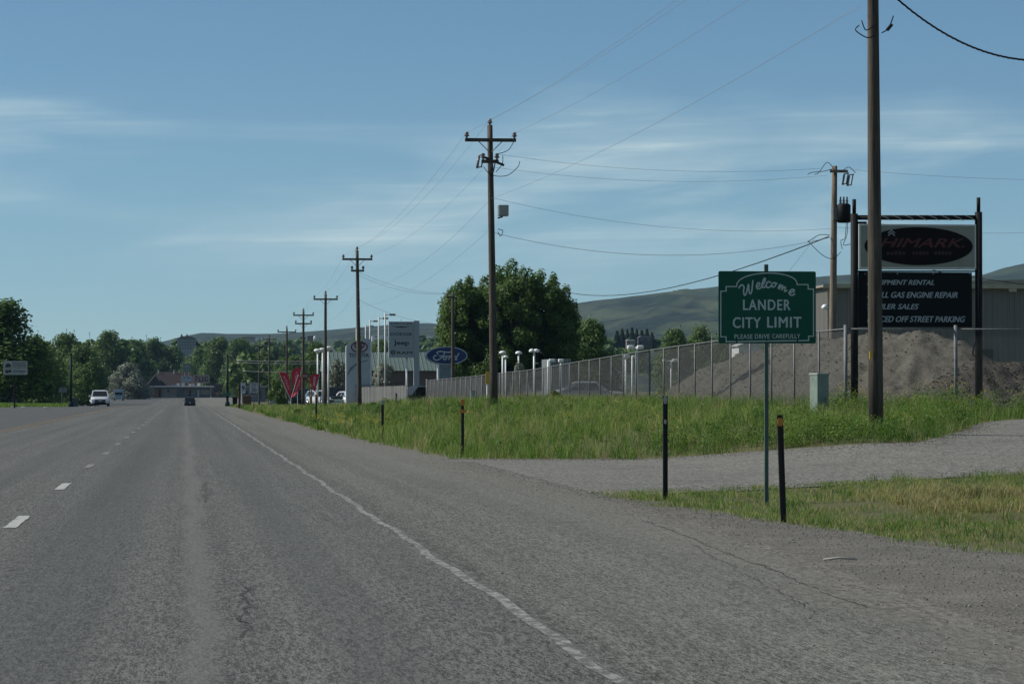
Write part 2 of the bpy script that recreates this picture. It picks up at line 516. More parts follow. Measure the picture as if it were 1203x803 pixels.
DRIVE = drive()
PILE = gravel('pile_gravel', (0.042, 0.040, 0.034), (0.152, 0.143, 0.118), 0.5)
DARKPILE = gravel('dark_soil_pile', (0.040, 0.036, 0.032), (0.085, 0.078, 0.068), 0.35)
SOIL = soil(); HILL = hillmat()
WOOD_DARK = wood('creosote_wood', (0.040, 0.034, 0.028), (0.105, 0.090, 0.072))
WOOD_PALE = wood('weathered_wood', (0.12, 0.095, 0.072), (0.25, 0.205, 0.16))
WOOD_GREY = wood('grey_wood', (0.085, 0.080, 0.070), (0.20, 0.185, 0.16))
M_GALV = mat('galvanised', (0.16, 0.17, 0.175), 0.65, 0.1, 0.2, 6)
M_MESH = mat('mesh_wire', (0.085, 0.090, 0.090), 0.6, 0.1, 0.2, 6)
M_WIRE = mat('wire', (0.26, 0.27, 0.27), 0.5, 0.2, 0.1, 3)
M_WIREB = mat('bright_wire', (0.36, 0.36, 0.34), 0.5, 0.3, 0.1, 3)
M_BLACK = mat('black_steel', (0.010, 0.010, 0.011), 0.65, 0.0, 0.2, 4, spec=0.15)
M_PORC = mat('porcelain', (0.16, 0.14, 0.13), 0.25, 0.0, 0.1, 10)
M_GREYBOX = mat('grey_enamel', (0.30, 0.32, 0.32), 0.5, 0.0, 0.15, 4)
M_WHITE = mat('white_enamel', (0.72, 0.73, 0.72), 0.4, 0.0, 0.06, 3)
M_OFFWHITE = mat('dusty_white', (0.55, 0.56, 0.54), 0.6, 0.0, 0.1, 3)
M_SIGNGREEN = mat('sign_green', (0.004, 0.080, 0.052), 0.5, 0.0, 0.08, 2, spec=0.2)
M_SIGNTEXT = mat('sign_sheeting', (0.44, 0.51, 0.50), 0.5, 0.0, 0.06, 8)
M_GREENPOST = mat('post_green', (0.075, 0.12, 0.10), 0.55, 0.2, 0.2, 6)
M_BROWNPOST = mat('post_brown', (0.030, 0.024, 0.020), 0.6, 0.1, 0.25, 8)
M_BLACKPOST = mat('post_black', (0.016, 0.016, 0.017), 0.6, 0.0, 0.25, 8)
M_AMBER = mat('amber_reflector', (0.52, 0.20, 0.02), 0.3, 0.0, 0.15, 30)
M_CLEAR = mat('clear_reflector', (0.34, 0.34, 0.33), 0.3, 0.0, 0.15, 30)
M_BOXGREEN = mat('pad_box_green', (0.19, 0.245, 0.205), 0.5, 0.0, 0.15, 3)
M_BOXTOP = mat('pad_box_pale', (0.30, 0.35, 0.30), 0.5, 0.0, 0.15, 3)
M_GLASS = mat('dark_glass', (0.015, 0.018, 0.02), 0.08, 0.0, 0.1, 2, spec=0.6)
M_TYRE = mat('tyre', (0.018, 0.018, 0.018), 0.85, 0.0, 0.2, 10)
M_CHROME = mat('chrome', (0.62, 0.63, 0.64), 0.2, 0.9, 0.05, 5)
M_YELLOW = mat('marker_yellow', (0.55, 0.36, 0.03), 0.5, 0.0, 0.1, 4)
M_RED = mat('banner_red', (0.58, 0.03, 0.07), 0.7, 0.0, 0.15, 3)
M_BARK = wood('bark', (0.05, 0.042, 0.033), (0.12, 0.10, 0.08))
# ------------------------------------------------------------------ lie of the land
def sstep(t):
    t = np.clip(t, 0, 1)
    return t*t*(3-2*t)
_ZY = [-400, 200, 285, 313, 360, 400, 450, 490, 530, 600, 750, 950, 1200, 2000, 9000]
_ZZ = [0, 0, 0, -.03, -.16, -.36, -.68, -.92, -1.05, -.95, -.62, -.2, 0, 2, 2]
def zr(Y):
    return np.interp(Y, _ZY, _ZZ)
def y_far(X):     # far and near edges of the driveway
    return np.interp(X, [5, 8.9, 12.7, 13.6, 16.1, 17.4, 19.1, 21, 40], [62.8, 61, 58.2, 58, 64, 68.5, 72, 73.5, 80])
def y_near(X):
    return np.interp(X, [5, 7.8, 12.75, 18, 25, 40], [39.6, 42.5, 48, 53, 58, 66])
def G(X, Y):
    X = np.asarray(X, dtype=float); Y = np.asarray(Y, dtype=float)
    base = zr(Y)
    yf, yn = y_far(X), y_near(X)
    zf = np.interp(X, [5, 8.9, 12.7, 13.6, 16.1, 17.4, 19.1, 21, 30], [0, .02, .365, .385, .537, .63, .69, .72, .8])
    zn = np.interp(X, [5, 7.8, 12.75, 18, 25, 32], [0, 0, .05, .3, .55, .75])
    t = np.clip((Y-yn)/(yf-yn), 0, 1)
    zd = zn+(zf-zn)*t
    bt = np.interp(Y, [0, 62, 80, 113, 150, 190, 216, 260, 320, 500], [.62, .62, .74, .80, .74, .44, .28, .10, 0, 0])
    bank = bt*sstep((X-5.0)/6.5)+0.12*sstep((X-12)/6)*np.clip(bt, 0, 1)
    w = sstep((Y-yf)/5.5)
    up = zf+(np.maximum(bank, zf*np.clip(bt, 0, 1))-zf)*w
    z = np.where(Y > yf, up, zd)
    isl = sstep((yn-Y)/2.5)*sstep((X-5.6)/1.5)
    z = z+np.where(Y < yn, isl*(-0.05+0.10*np.exp(-((X-9.4)/1.8)**2-((Y-38.2)/1.5)**2)-0.20*np.exp(-((X-8.9)/1.6)**2-((Y-34.3)/1.1)**2)), 0)
    right = np.where(X > 5, z, 0)
    far = sstep((Y-330)/200)
    left = 0.10*sstep((-X-15.8)/4)*(1-far)
    lump = 0.05*np.sin(X*1.3+Y*.31)*np.sin(Y*.47-X*.6)*sstep((X-6)/3)*sstep((Y-yf-1)/4)*(Y < 240)
    return base+right*(1-sstep((Y-300)/200))+left+lump
def gz(x, y):
    return float(G(np.array([x]), np.array([y]))[0])

YS = np.concatenate([np.arange(-60, 20, 5.0), np.arange(20, 110, .6), np.arange(110, 330, 2.0), np.arange(330, 700, 12.0), np.arange(700, 2000, 60.0), np.arange(2000, 12001, 500.0)])
XS = np.concatenate([-np.geomspace(60, 6000, 26)[::-1], np.arange(-58, -16, 2.0), np.arange(-16, 4.9, 1.0), np.arange(5.0, 20, .3), np.arange(20, 60, 2.0), np.geomspace(62, 6000, 26)])
gx, gy = np.meshgrid(XS, YS)
V = np.stack([gx.ravel(), gy.ravel(), G(gx, gy).ravel()], 1)
nx, ny = len(XS), len(YS)
i0 = (np.arange(ny-1)[:, None]*nx+np.arange(nx-1)[None, :]).ravel()
F = np.stack([i0, i0+1, i0+nx+1, i0+nx], 1)
tag(link('ground', np_mesh('ground', V, F, True), SOIL), kind='structure')

rs = np.random.RandomState(7)
def sheet(name, xl, xr, ys, dz, m, ncol=6, parent=None, jag=0.0, kind='structure', seed=1, follow=True, cols=None):
    """strip between x = xl(y) and x = xr(y) lying dz above the ground"""
    r = np.random.RandomState(seed)
    ys = np.asarray(ys, dtype=float)
    a = np.array([xl(y) for y in ys]); b = np.array([xr(y) for y in ys])
    if jag:
        a = a+np.convolve(r.normal(0, jag, len(ys)), [.3, .4, .3], 'same'); b = b+np.convolve(r.normal(0, jag, len(ys)), [.3, .4, .3], 'same')
    t = np.linspace(0, 1, ncol) if cols is None else np.array(cols); ncol = len(t)
    X = a[:, None]+(b-a)[:, None]*t[None, :]; Yy = np.repeat(ys[:, None], ncol, 1)
    Z = (G(X, Yy) if follow else zr(Yy))+dz
    n = len(ys)
    i = (np.arange(n-1)[:, None]*ncol+np.arange(ncol-1)[None, :]).ravel()
    me = np_mesh(name, np.stack([X.ravel(), Yy.ravel(), Z.ravel()], 1), np.stack([i, i+1, i+ncol+1, i+ncol], 1), True, (b[:, None]-X).ravel())
    o = link(name, me, m, parent)
    if kind: o['kind'] = kind
    return o
yr = YS[(YS >= -60) & (YS <= 1250)]
def pave_edge(y):
    return float(np.interp(y, [-60, 10, 17, 21.5, 30, 38, 62, 66, 110, 180, 300, 360, 420, 600, 1000], [4.4, 4.35, 4.4, 4.75, 5.15, 5.15, 5.15, 5.0, 4.5, 4.2, 4.1, 4.3, 7, 12, 22]))
road = sheet('road', lambda y: float(np.interp(y, [0, 345, 420, 600, 1000], [-15.6, -15.6, -26, -46, -60])), pave_edge, yr, 0.016, ASPHALT, 10, jag=0.05, seed=3, follow=False, cols=[0, .2, .4, .6, .75, .85, .9, .93, .96, .98, 1])
verge_y = np.concatenate([np.arange(-60, 20, 5.), np.arange(20, 64, .6), YS[(YS >= 64) & (YS < 330)]])
def grass_edge(y):
    return float(np.interp(y, [-60, 0, 20, 26.8, 32, 36, 39.0, 40.2, 63, 66, 75, 104, 180, 300], [14, 9.5, 7.4, 6.6, 5.75, 5.45, 5.2, 5.1, 5.15, 5.1, 5.0, 4.65, 4.4, 4.3]))
sheet('gravel_verge', lambda y: 3.6, lambda y: grass_edge(y)+0.5, verge_y, 0.008, GRAVEL, 14, jag=0.12, seed=5)
# driveway: between its two curved edges, as a sheet in x
dx = np.concatenate([np.arange(4.6, 20, .3), np.arange(20, 40, 1.0)])
rr = np.random.RandomState(11)
ya = np.array([y_near(x) for x in dx])+np.convolve(rr.normal(0, .15, len(dx)), [.3, .4, .3], 'same')
yb = np.array([y_far(x) for x in dx])+np.convolve(rr.normal(0, .15, len(dx)), [.3, .4, .3], 'same')
nc = 40
tt = np.linspace(0, 1, nc)
DY = ya[:, None]+(yb-ya)[:, None]*tt[None, :]; DX = np.repeat(dx[:, None], nc, 1)
i = (np.arange(len(dx)-1)[:, None]*nc+np.arange(nc-1)[None, :]).ravel()
tag(link('driveway', np_mesh('driveway', np.stack([DX.ravel(), DY.ravel(), (G(DX, DY)+0.013).ravel()], 1), np.stack([i, i+nc, i+nc+1, i+1], 1), True), DRIVE), kind='structure')

# road markings: children of the road
def strip_pts(pts, w, dz, name, m, parent, jit=0.0, seed=0):
    r = random.Random(seed)
    b = MB(); n = len(pts); q = []
    for k, (x, y) in enumerate(pts):
        a = Vector(pts[max(k-1, 0)]); c = Vector(pts[min(k+1, n-1)]); t = (c-a).normalized(); nr = Vector((-t.y, t.x))
        ww = w*(1+r.uniform(-jit, jit))/2
        for sg in (-1, 1):
            p = Vector((x, y))+nr*ww*sg
            q.append((p.x, p.y, float(zr(p.y)) + dz if p.x < 5 else gz(p.x, p.y)+dz))
    return b.add(q, [(2*k, 2*k+1, 2*k+3, 2*k+2) for k in range(n-1)]).build(name, m, parent)
ry = list(np.arange(5, 120, .35))+list(np.arange(120, 300, 2.0))+list(np.arange(300, 430, 12.0))
r_ = random.Random(5)
def wav(y):
    return 0.02*math.sin(y*.7)+0.015*math.sin(y*1.9+1)
strip_pts([(1.98+wav(y)+(0.006*r_.uniform(-1, 1) if y < 120 else 0), y) for y in ry], 0.075, 0.022, 'edge_line', WHITE_PAINT, road, 0.12, 2)
for k in range(-1, 22):
    yc = 32.5+12.19*k
    pts = [(-1.69+r_.uniform(-.006, .006), yc+d) for d in np.linspace(-1.5, 1.5, 13)]
    strip_pts(pts, 0.125, 0.022, 'lane_dash', DASH_PAINT if k < 2 else WHITE_PAINT, road, 0.10, k)
ry2 = list(np.arange(20, 300, 1.5))+list(np.arange(300, 430, 12.0))
for xo in (-5.98, -6.30):
    strip_pts([(xo+wav(y)*.6, y) for y in ry2], 0.115, 0.022, 'centre_line', YELLOW_PAINT, road, 0.2, 9)
M_CRACK = mat('open_crack', (0.040, 0.040, 0.038), 0.95, 0, 0.3, 12)
def crack(p0, p1, w, amp, n, seed):
    r = random.Random(seed); off = 0; pts = []
    d = (Vector(p1)-Vector(p0)); nr = Vector((-d.y, d.x)).normalized()
    for k in range(n+1):
        off = off*.75+r.uniform(-amp, amp)*.35
        p = Vector(p0)+d*(k/n)+nr*off
        pts.append((p.x, p.y))
    strip_pts(pts, w*.7, 0.0205, 'crack', M_CRACK, road, 0.7, seed)
crack((2.1, 44.2), (4.8, 43.6), .035, .10, 22, 1)
crack((2.15, 32.2), (4.9, 31.6), .035, .10, 26, 2)
crack((2.1, 26.0), (4.6, 25.4), .02, .08, 22, 3)
crack((4.72, 32.5), (4.15, 19.0), .014, .05, 120, 4)
crack((4.35, 27.0), (3.75, 18.5), .008, .06, 100, 5)
crack((0.28, 17.0), (0.42, 21.5), .018, .09, 60, 7)
crack((0.15, 19.2), (0.55, 19.5), .02, .05, 10, 8)
crack((0.10, 36.5), (0.48, 36.2), .03, .05, 10, 9)
crack((0.12, 40.5), (0.45, 40.9), .03, .05, 10, 10)
crack((0.26, 38.0), (0.3, 47.0), .018, .09, 70, 11)
crack((2.2, 62.0), (4.9, 61.0), .06, .12, 22, 12)
crack((-1.6, 56), (1.9, 55.5), .04, .10, 26, 13)

# loose stones along the verge (real geometry, one mass)
def stones(n, seed, along=False):
    r = np.random.RandomState(seed)
    y = 15+(60-15)*r.rand(n)**1.5
    ed = np.array([grass_edge(q) for q in y]); pe = np.array([pave_edge(q) for q in y])
    u = r.rand(n)
    x = pe-0.9+(ed-pe+1.2)*u**0.6
    inside = r.rand(n) < 0.012
    x = np.where(inside, 2.2+2.6*r.rand(n), x)
    if along:     # thrown out along both edges of the driveway
        x = 5+13*r.rand(n); y = np.where(r.rand(n) < .5, y_near(x)+r.normal(.5, .7, n), y_far(x)-np.abs(r.normal(.2, .8, n)))
    s = 0.003+0.010*r.rand(n)**4*(1.8 if along else 1)
    o = np.array([[1, 0, 0], [-1, 0, 0], [0, 1, 0], [0, -1, 0], [0, 0, 1], [0, 0, -.5]], float)
    f = np.array([[0, 2, 4], [2, 1, 4], [1, 3, 4], [3, 0, 4], [2, 0, 5], [1, 2, 5], [3, 1, 5], [0, 3, 5]])
    off = o[None]*(s[:, None, None])*(0.6+0.8*r.rand(n, 6, 1))
    off[:, :, 2] *= .7
    a = r.rand(n)*6.28; ca, sa = np.cos(a)[:, None], np.sin(a)[:, None]
    X = off[:, :, 0]*ca-off[:, :, 1]*sa+x[:, None]; Yy = off[:, :, 0]*sa+off[:, :, 1]*ca+y[:, None]
    Z = off[:, :, 2]+(G(x, y)+0.016)[:, None]
    Vv = np.stack([X, Yy, Z], 2).reshape(-1, 3)
    Ff = (f[None]+6*np.arange(n)[:, None, None]).reshape(-1, 3)
    return np_mesh('loose_stones', Vv, Ff, False, np.repeat(r.rand(n), 6))
STONE = NT('stone')
_a = STONE.nt.nodes.new('ShaderNodeAttribute'); _a.attribute_name = 'tint'
STONE = STONE.done(STONE.mix(_a.outputs['Fac'], (0.09, 0.085, 0.075), (0.22, 0.21, 0.186)), 0.95, 0.2)
tag(link('loose_stones', stones(22000, 4), STONE), 'loose grey stones scattered over the gravel verge and shoulder', 'stones', kind='stuff')

tag(link('loose_stones', stones(9000, 14, True), STONE), 'loose grey stones strewn along both driveway edges', 'stones', kind='stuff')

# ------------------------------------------------------------------ hills on the horizon
def vnoise(x, y, seed):
    r = np.random.RandomState(seed); g = r.rand(64, 64)
    xi = np.floor(x).astype(int); yi = np.floor(y).astype(int); fx = sstep(x-xi); fy = sstep(y-yi)
    a = g[xi % 64, yi % 64]; b = g[(xi+1) % 64, yi % 64]; c = g[xi % 64, (yi+1) % 64]; d = g[(xi+1) % 64, (yi+1) % 64]
    return a*(1-fx)*(1-fy)+b*fx*(1-fy)+c*(1-fx)*fy+d*fx*fy
def fbm(x, y, seed, o=5):
    s = 0; a = .5
    for k in range(o):
        s = s+a*vnoise(x*2**k+k*13.7, y*2**k+k*7.1, seed+k); a *= .5
    return s
def ridge_hill(name, yridge, pxy, y0, y1, nxx, nyy, seed, rough, fall=1.0):
    """hill whose crest, yridge metres away, has the given skyline"""
    xs = np.array([xat(p[0], yridge) for p in pxy]); zs = np.array([at(p[0], p[1], yridge).z for p in pxy])
    X = np.linspace(xs[0], xs[-1], nxx); Yv = np.concatenate([np.linspace(y0, yridge, nyy), np.linspace(yridge, y1, nyy//2)[1:]])
    gX, gY = np.meshgrid(X, Yv)
    H = np.interp(gX, xs, zs)
    t = np.where(gY < yridge, (gY-y0)/(yridge-y0), (y1-gY)/(y1-yridge))
    prof = np.clip(t, 0, 1)**fall
    n = fbm(gX/260+3, gY/700, seed)-.48
    n2 = 1-np.abs(fbm(gX/120+gY/800, gY/1100+5, seed+20)*2-1)
    Z = H*prof+rough*(n*1.4+(n2-.8)*.9)*np.sin(np.clip(t, 0, 1)*math.pi*.985)-3*(1-prof)
    m = len(Yv)
    ii = (np.arange(m-1)[:, None]*nxx+np.arange(nxx-1)[None, :]).ravel()
    o = link(name, np_mesh(name, np.stack([gX.ravel(), gY.ravel(), Z.ravel()], 1), np.stack([ii, ii+1, ii+nxx+1, ii+nxx], 1), True), HILL)
    o['kind'] = 'structure'
    return o
ridge_hill('hill', 5200, [(440, 452), (560, 400), (620, 371), (672, 357), (700, 353), (740, 348), (780, 343.5), (830, 338), (870, 333), (915, 329), (960, 325), (1000, 322), (1060, 325), (1110, 327), (1155, 322), (1180, 314), (1203, 309), (1260, 300), (1500, 290)], 2300, 7600, 360, 170, 3, 56, 0.8)
ridge_hill('hill', 6000, [(-400, 425), (60, 418), (150, 409), (195, 401), (208, 397), (235, 391), (262, 392), (300, 392), (330, 391.5), (380, 388), (440, 383), (480, 379), (505, 379.5), (540, 384), (620, 391), (760, 400), (900, 412)], 2700, 8200, 220, 80, 13, 13, 0.7)
# ------------------------------------------------------------------ vegetation
LEAF_DARK = foliage('cottonwood_leaves', (0.046, 0.094, 0.020), (0.115, 0.185, 0.042), (0.14, 0.21, 0.055), 0.50)
LEAF_MID = foliage('tree_leaves', (0.040, 0.086, 0.017), (0.100, 0.168, 0.034), (0.13, 0.19, 0.045), 0.40)
LEAF_BRIGHT = foliage('young_leaves', (0.040, 0.080, 0.014), (0.095, 0.155, 0.028), (0.13, 0.18, 0.04), 0.35)
LEAF_OLIVE = foliage('olive_leaves', (0.13, 0.15, 0.11), (0.25, 0.27, 0.20), (0.28, 0.30, 0.23), 0.3)
LEAF_PINE = foliage('pine_needles', (0.010, 0.026, 0.014), (0.025, 0.050, 0.024), None, 0.1)
GRASS = foliage('grass_blades', (0.054, 0.128, 0.016), (0.160, 0.250, 0.042), (0.33, 0.28, 0.13), 0.52)
WEED = foliage('weed_leaves', (0.050, 0.115, 0.016), (0.140, 0.235, 0.036), (0.18, 0.24, 0.05), 0.5)
PETAL = foliage('yellow_petals', (0.42, 0.34, 0.02), (0.62, 0.50, 0.03), None, 0.25)

def leaf_quads(P, N, size, r, tint):
    """one bent leaf-clump quad per point P facing about N"""
    n = len(P)
    N = N/np.linalg.norm(N, axis=1, keepdims=True)
    a = r.normal(size=(n, 3)); u = np.cross(N, a); u /= np.linalg.norm(u, axis=1, keepdims=True); w = np.cross(N, u)
    s = size[:, None]
    asp = (0.55+0.5*r.rand(n))[:, None]
    c0 = P-u*s*.5*asp*.5-w*s*.5; c1 = P+u*s*.62*asp; c2 = P+w*s*.6+N*s*.15; c3 = P-u*s*.6*asp+w*s*.1
    V = np.stack([c0, c1, c2, c3], 1).reshape(-1, 3)
    F = np.arange(4*n).reshape(-1, 4)
    return V, F, np.repeat(tint, 4)

def crown_mesh(name, blobs, n, leaf, seed, squash=1.0):
    r = np.random.RandomState(seed)
    B = np.array([b[0] for b in blobs], float); Rd = np.array([b[1] for b in blobs], float)
    w = (Rd[:, 0]*Rd[:, 1]+Rd[:, 0]*Rd[:, 2]); w = w/w.sum()
    k = r.choice(len(blobs), n, p=w)
    d = r.normal(size=(n, 3)); d /= np.linalg.norm(d, axis=1, keepdims=True)
    rad = 0.40+0.60*r.rand(n)**0.5+np.abs(r.normal(0, .13, n))
    P = B[k]+d*Rd[k]*rad[:, None]
    N = d*0.95+r.normal(size=(n, 3))*0.5+np.array([0, 0, .25])
    bt = r.rand(len(blobs))
    tint = np.clip(0.25+0.35*bt[k]+r.normal(0, .16, n), 0, 1)
    V, F, T = leaf_quads(P, N, leaf*(0.6+0.8*r.rand(n)), r, tint)
    return np_mesh(name, V, F, False, T)

def broad_blobs(seed, w, h, h0, nb, spike=0.0, pointy=0.5):
    """clumps filling a crown of width w between heights h0 and h (origin at trunk foot)"""
    r = random.Random(seed); out = []
    for i in range(nb):
        t = (i+r.random())/nb
        z = h0+(h-h0)*t
        env = (math.sin(math.pi*min(1, (0.16+0.84*t))**pointy*0.98)**0.65) if t < .999 else .2
        rho = w/2*env*math.sqrt(r.random())*0.88; a = r.uniform(0, 2*math.pi)
        s = w*(0.105+0.085*r.random())*(1.0-.35*t)
        out.append(((rho*math.cos(a), rho*math.sin(a), min(z, h-s*.8)), (s, s, s*(0.8+r.random()*.5+spike*t))))
    return out
def trunk_mesh(name, blobs, h0, h, r0, seed, nl=9, lean=0.0):
    r = random.Random(seed); b = MB()
    top = Vector((lean, 0, h0+(h-h0)*.55))
    b.tube([(0, 0, -0.3), (r.uniform(-.1, .1), 0, h0*.6), (lean*.6, r.uniform(-.1, .1), h0+(h-h0)*.25), top], [r0*1.25, r0, r0*.75, r0*.3], 7)
    for c, s in r.sample(blobs, min(nl, len(blobs))):
        z0 = min(c[2]*.7, h0+(h-h0)*r.uniform(.0, .4))
        p0 = Vector((lean*z0/h, 0, z0)); p1 = Vector(c)
        mid = p0.lerp(p1, .5)+Vector((0, 0, -.06*(h-h0)))
        b.tube([p0, mid, p1], [r0*.45, r0*.28, r0*.1], 5)
    return b
TREE_PROTO = {}
def tree_proto(key, w, h, h0, nb, n, leaf, lm, seed, r0, spike=0.0, pointy=.5):
    bl = broad_blobs(seed, w, h, h0, nb, spike, pointy)
    cm = crown_mesh('crown', bl, n, leaf, seed)
    cm.materials.append(lm)
    tb = trunk_mesh('trunk', bl, h0, h, r0, seed)
    tm = bpy.data.meshes.new('trunk'); tm.from_pydata(tb.v, [], tb.f); tm.materials.append(M_BARK); tm.update()
    TREE_PROTO[key] = (cm, tm, w, h)
def place_tree(name, key, px, pytop, Y, wpx, label, cat='tree', group=None, rz=0.0, zb=None):
    cm, tm, w, h = TREE_PROTO[key]
    p = at(px, 461, Y)
    zb = gz(p.x, Y) if zb is None else zb
    zt = at(px, pytop, Y).z
    s = wpx*1.22*mpp(Y)/w; sz = (zt-zb)/h
    o = empty(name, (p.x, Y, zb), label, cat, group, rz)
    o.scale = (s, s, sz)
    for nm, me in (('trunk', tm), ('crown', cm)):
        link(nm, me, None, o)
    return o
tree_proto('a', 9, 10, 1.0, 90, 15000, .26, LEAF_MID, 3, .22)
tree_proto('b', 8, 12, 1.2, 96, 15000, .26, LEAF_MID, 8, .22, .3)
tree_proto('c', 10, 9, 0.8, 90, 15000, .27, LEAF_DARK, 14, .24)
tree_proto('d', 8, 7, 1.1, 70, 11000, .22, LEAF_BRIGHT, 21, .16)
tree_proto('e', 8, 8, 0.3, 70, 15000, .26, LEAF_OLIVE, 29, .18)
tree_proto('bush', 3, 2.4, 0.1, 20, 2200, .16, LEAF_OLIVE, 33, .05)
tree_proto('gbush', 3, 2.4, 0.1, 20, 2200, .16, LEAF_BRIGHT, 35, .05)

# the big cottonwood: hand-laid clumps following its spiky outline
BT_Y = 262.0
def big_tree():
    p = at(600, 461, BT_Y); zb = gz(p.x, BT_Y); k = mpp(BT_Y)
    r = random.Random(44); bl = []
    top = [(519, 425), (523, 395), (520, 365), (523, 342), (531, 331), (540, 336), (549, 324), (556, 336), (563, 350), (571, 326), (586, 312), (598, 308), (606, 318), (613, 312), (621, 316), (628, 326), (637, 316), (646, 332), (652, 320), (659, 330), (668, 334), (672, 352), (674, 372), (670, 400), (662, 430)]
    for (x, y) in top:
        for q in range(3):
            s = r.uniform(6, 10.5)*k
            dy = r.uniform(-2.6, 2.6)
            bl.append((((x-600+r.uniform(-6, 6)*(q > 0)+(5 if x < 560 else -4)*(1 if abs(x-600) > 55 else 0))*k, dy, (461-y-8)*k+CAMH-zb-q*9*k), (s*.75, s*.9, s*1.25)))
    for i in range(330):
        x = r.uniform(524, 672); t = r.random()
        ytop = np.interp(x, [519, 531, 549, 563, 586, 606, 640, 668, 675], [360, 338, 332, 338, 322, 322, 330, 342, 380])
        y = ytop+9+(448-ytop)*t
        s = r.uniform(6, 11)*k
        bl.append((((x-600)*k, r.uniform(-4.6, 4.6)*(1-.5*abs(x-600)/75), (461-y)*k+CAMH-zb), (s, s*1.2, s*1.1)))
    o = empty('cottonwood_tree', (p.x, BT_Y, zb), 'large dark leafy tree with spiky top towering behind the chain-link fence', 'tree')
    link('crown', crown_mesh('crown', bl, 150000, .17, 5), LEAF_DARK, o)
    b = trunk_mesh('trunk', bl, 1.6, 11, .42, 6, 26)
    b.build('trunk', M_BARK, o)
big_tree()

# left-hand row of trees (each its own), right-hand trees
LT = 'trees lining the left of the highway'
place_tree('broadleaf_tree', 'b', 2, 356, 330, 104, 'tall broadleaf tree cut by the left picture edge, highest on that side', 'tree', LT, 0.4)
place_tree('broadleaf_tree', 'c', 40, 398, 360, 62, 'dark round-headed tree right behind the white two-line sign', 'tree', LT, 1.0)
place_tree('young_tree', 'd', 52, 421, 400, 56, 'low bright green tree with bare trunk over the grass island', 'tree', LT, 2.0)
place_tree('broadleaf_tree', 'a', 78, 394, 620, 56, 'dark crowned tree rising behind the dark green post left', 'tree', LT, 2.2)
place_tree('broadleaf_tree', 'c', 96, 434, 470, 40, 'low dark tree directly behind the white oncoming car', 'tree', LT, 2.9)
place_tree('broadleaf_tree', 'b', 126, 391, 900, 52, 'tall bluish tree standing up above the white oncoming car', 'tree', LT, 1.4)
place_tree('broadleaf_tree', 'a', 153, 401, 1060, 60, 'mid green tree above the pale silvery shrub tree', 'tree', LT, 0.9)
place_tree('broadleaf_tree', 'c', 96, 408, 600, 50, 'mid green tree between the green post and the oncoming car', 'tree', LT, 3.5)
place_tree('silver_tree', 'e', 150, 428, 840, 46, 'pale silvery round tree beside the low motel-like building', 'tree', LT, 1.1)
TT = 'trees behind the far roadside buildings'
place_tree('broadleaf_tree', 'b', 180, 399, 1150, 40, 'dark green tree rising over the left end of the red roof', 'tree', TT, 0.1)
place_tree('broadleaf_tree', 'a', 203, 409, 1150, 44, 'broad green tree rising over the middle of the red roof', 'tree', TT, 1.7)
place_tree('broadleaf_tree', 'c', 234, 410, 1120, 42, 'rounded green tree behind the small rooftop sign panels', 'tree', TT, 2.3)
place_tree('broadleaf_tree', 'b', 256, 398, 1100, 44, 'tall dark tree left of the slim dark green roadside column', 'tree', TT, 0.7)
place_tree('broadleaf_tree', 'a', 282, 400, 1080, 42, 'dark tree right of the slim dark green roadside column', 'tree', TT, 2.7)
place_tree('broadleaf_tree', 'd', 279, 424, 900, 30, 'lighter green tree above the small far white building', 'tree', TT, 1.2)
place_tree('broadleaf_tree', 'a', 310, 414, 760, 44, 'green tree behind the row of distant utility poles', 'tree', TT, 0.3)
place_tree('broadleaf_tree', 'c', 345, 420, 640, 46, 'dark tree behind the red feather banners', 'tree', TT, 1.9)
RT = 'trees beyond the fence on the right'
place_tree('broadleaf_tree', 'a', 372, 404, 560, 40, 'green tree behind the three white globe lamps', 'tree', RT, 1.3)
place_tree('broadleaf_tree', 'c', 446, 402, 520, 44, 'dark tree between the two tall dealership pylons', 'tree', RT, 0.8)
place_tree('broadleaf_tree', 'a', 692, 378, 340, 66, 'rounded mid green tree just right of the big spiky tree', 'tree', RT, 0.5)
place_tree('broadleaf_tree', 'a', 793, 389, 520, 50, 'bushy green tree on the far slope above the sloping gravel pile', 'tree', RT, 1.5)
place_tree('broadleaf_tree', 'c', 822, 387, 540, 46, 'darker bushy tree just left of the green town sign', 'tree', RT, 2.5)
place_tree('broadleaf_tree', 'd', 847, 398, 500, 40, 'low green tree tucked behind the left edge of the green town sign', 'tree', RT, 0.9)
place_tree('broadleaf_tree', 'd', 540, 425, 330, 50, 'small bright green tree behind the blue oval sign', 'tree', RT, 0.2)
place_tree('olive_shrub', 'bush', 397, 424, 336, 26, 'pale olive shrub left of the tall white curved pylon', 'shrub', None, 0.2)
place_tree('olive_shrub', 'bush', 453, 427, 350, 38, 'pale olive shrub under the four-brand sign panel', 'shrub', None, 1.2)
place_tree('green_shrub', 'gbush', 325, 447, 310, 22, 'bright green shrub left of the first leaning red banner', 'shrub', None, 0.7)
place_tree('olive_shrub', 'bush', 610, 426, 190, 18, 'pale shrub behind the fence between two dome lamps', 'shrub', None, 0.7)
place_tree('olive_shrub', 'bush', 8, 452, 330, 40, 'grey-green shrub at the foot of the white two-line sign', 'shrub', None, 1.7)
place_tree('green_shrub', 'gbush', 650, 459, 135, 26, 'dark green bush growing at the fence foot among the grass', 'shrub', None, 2.7)

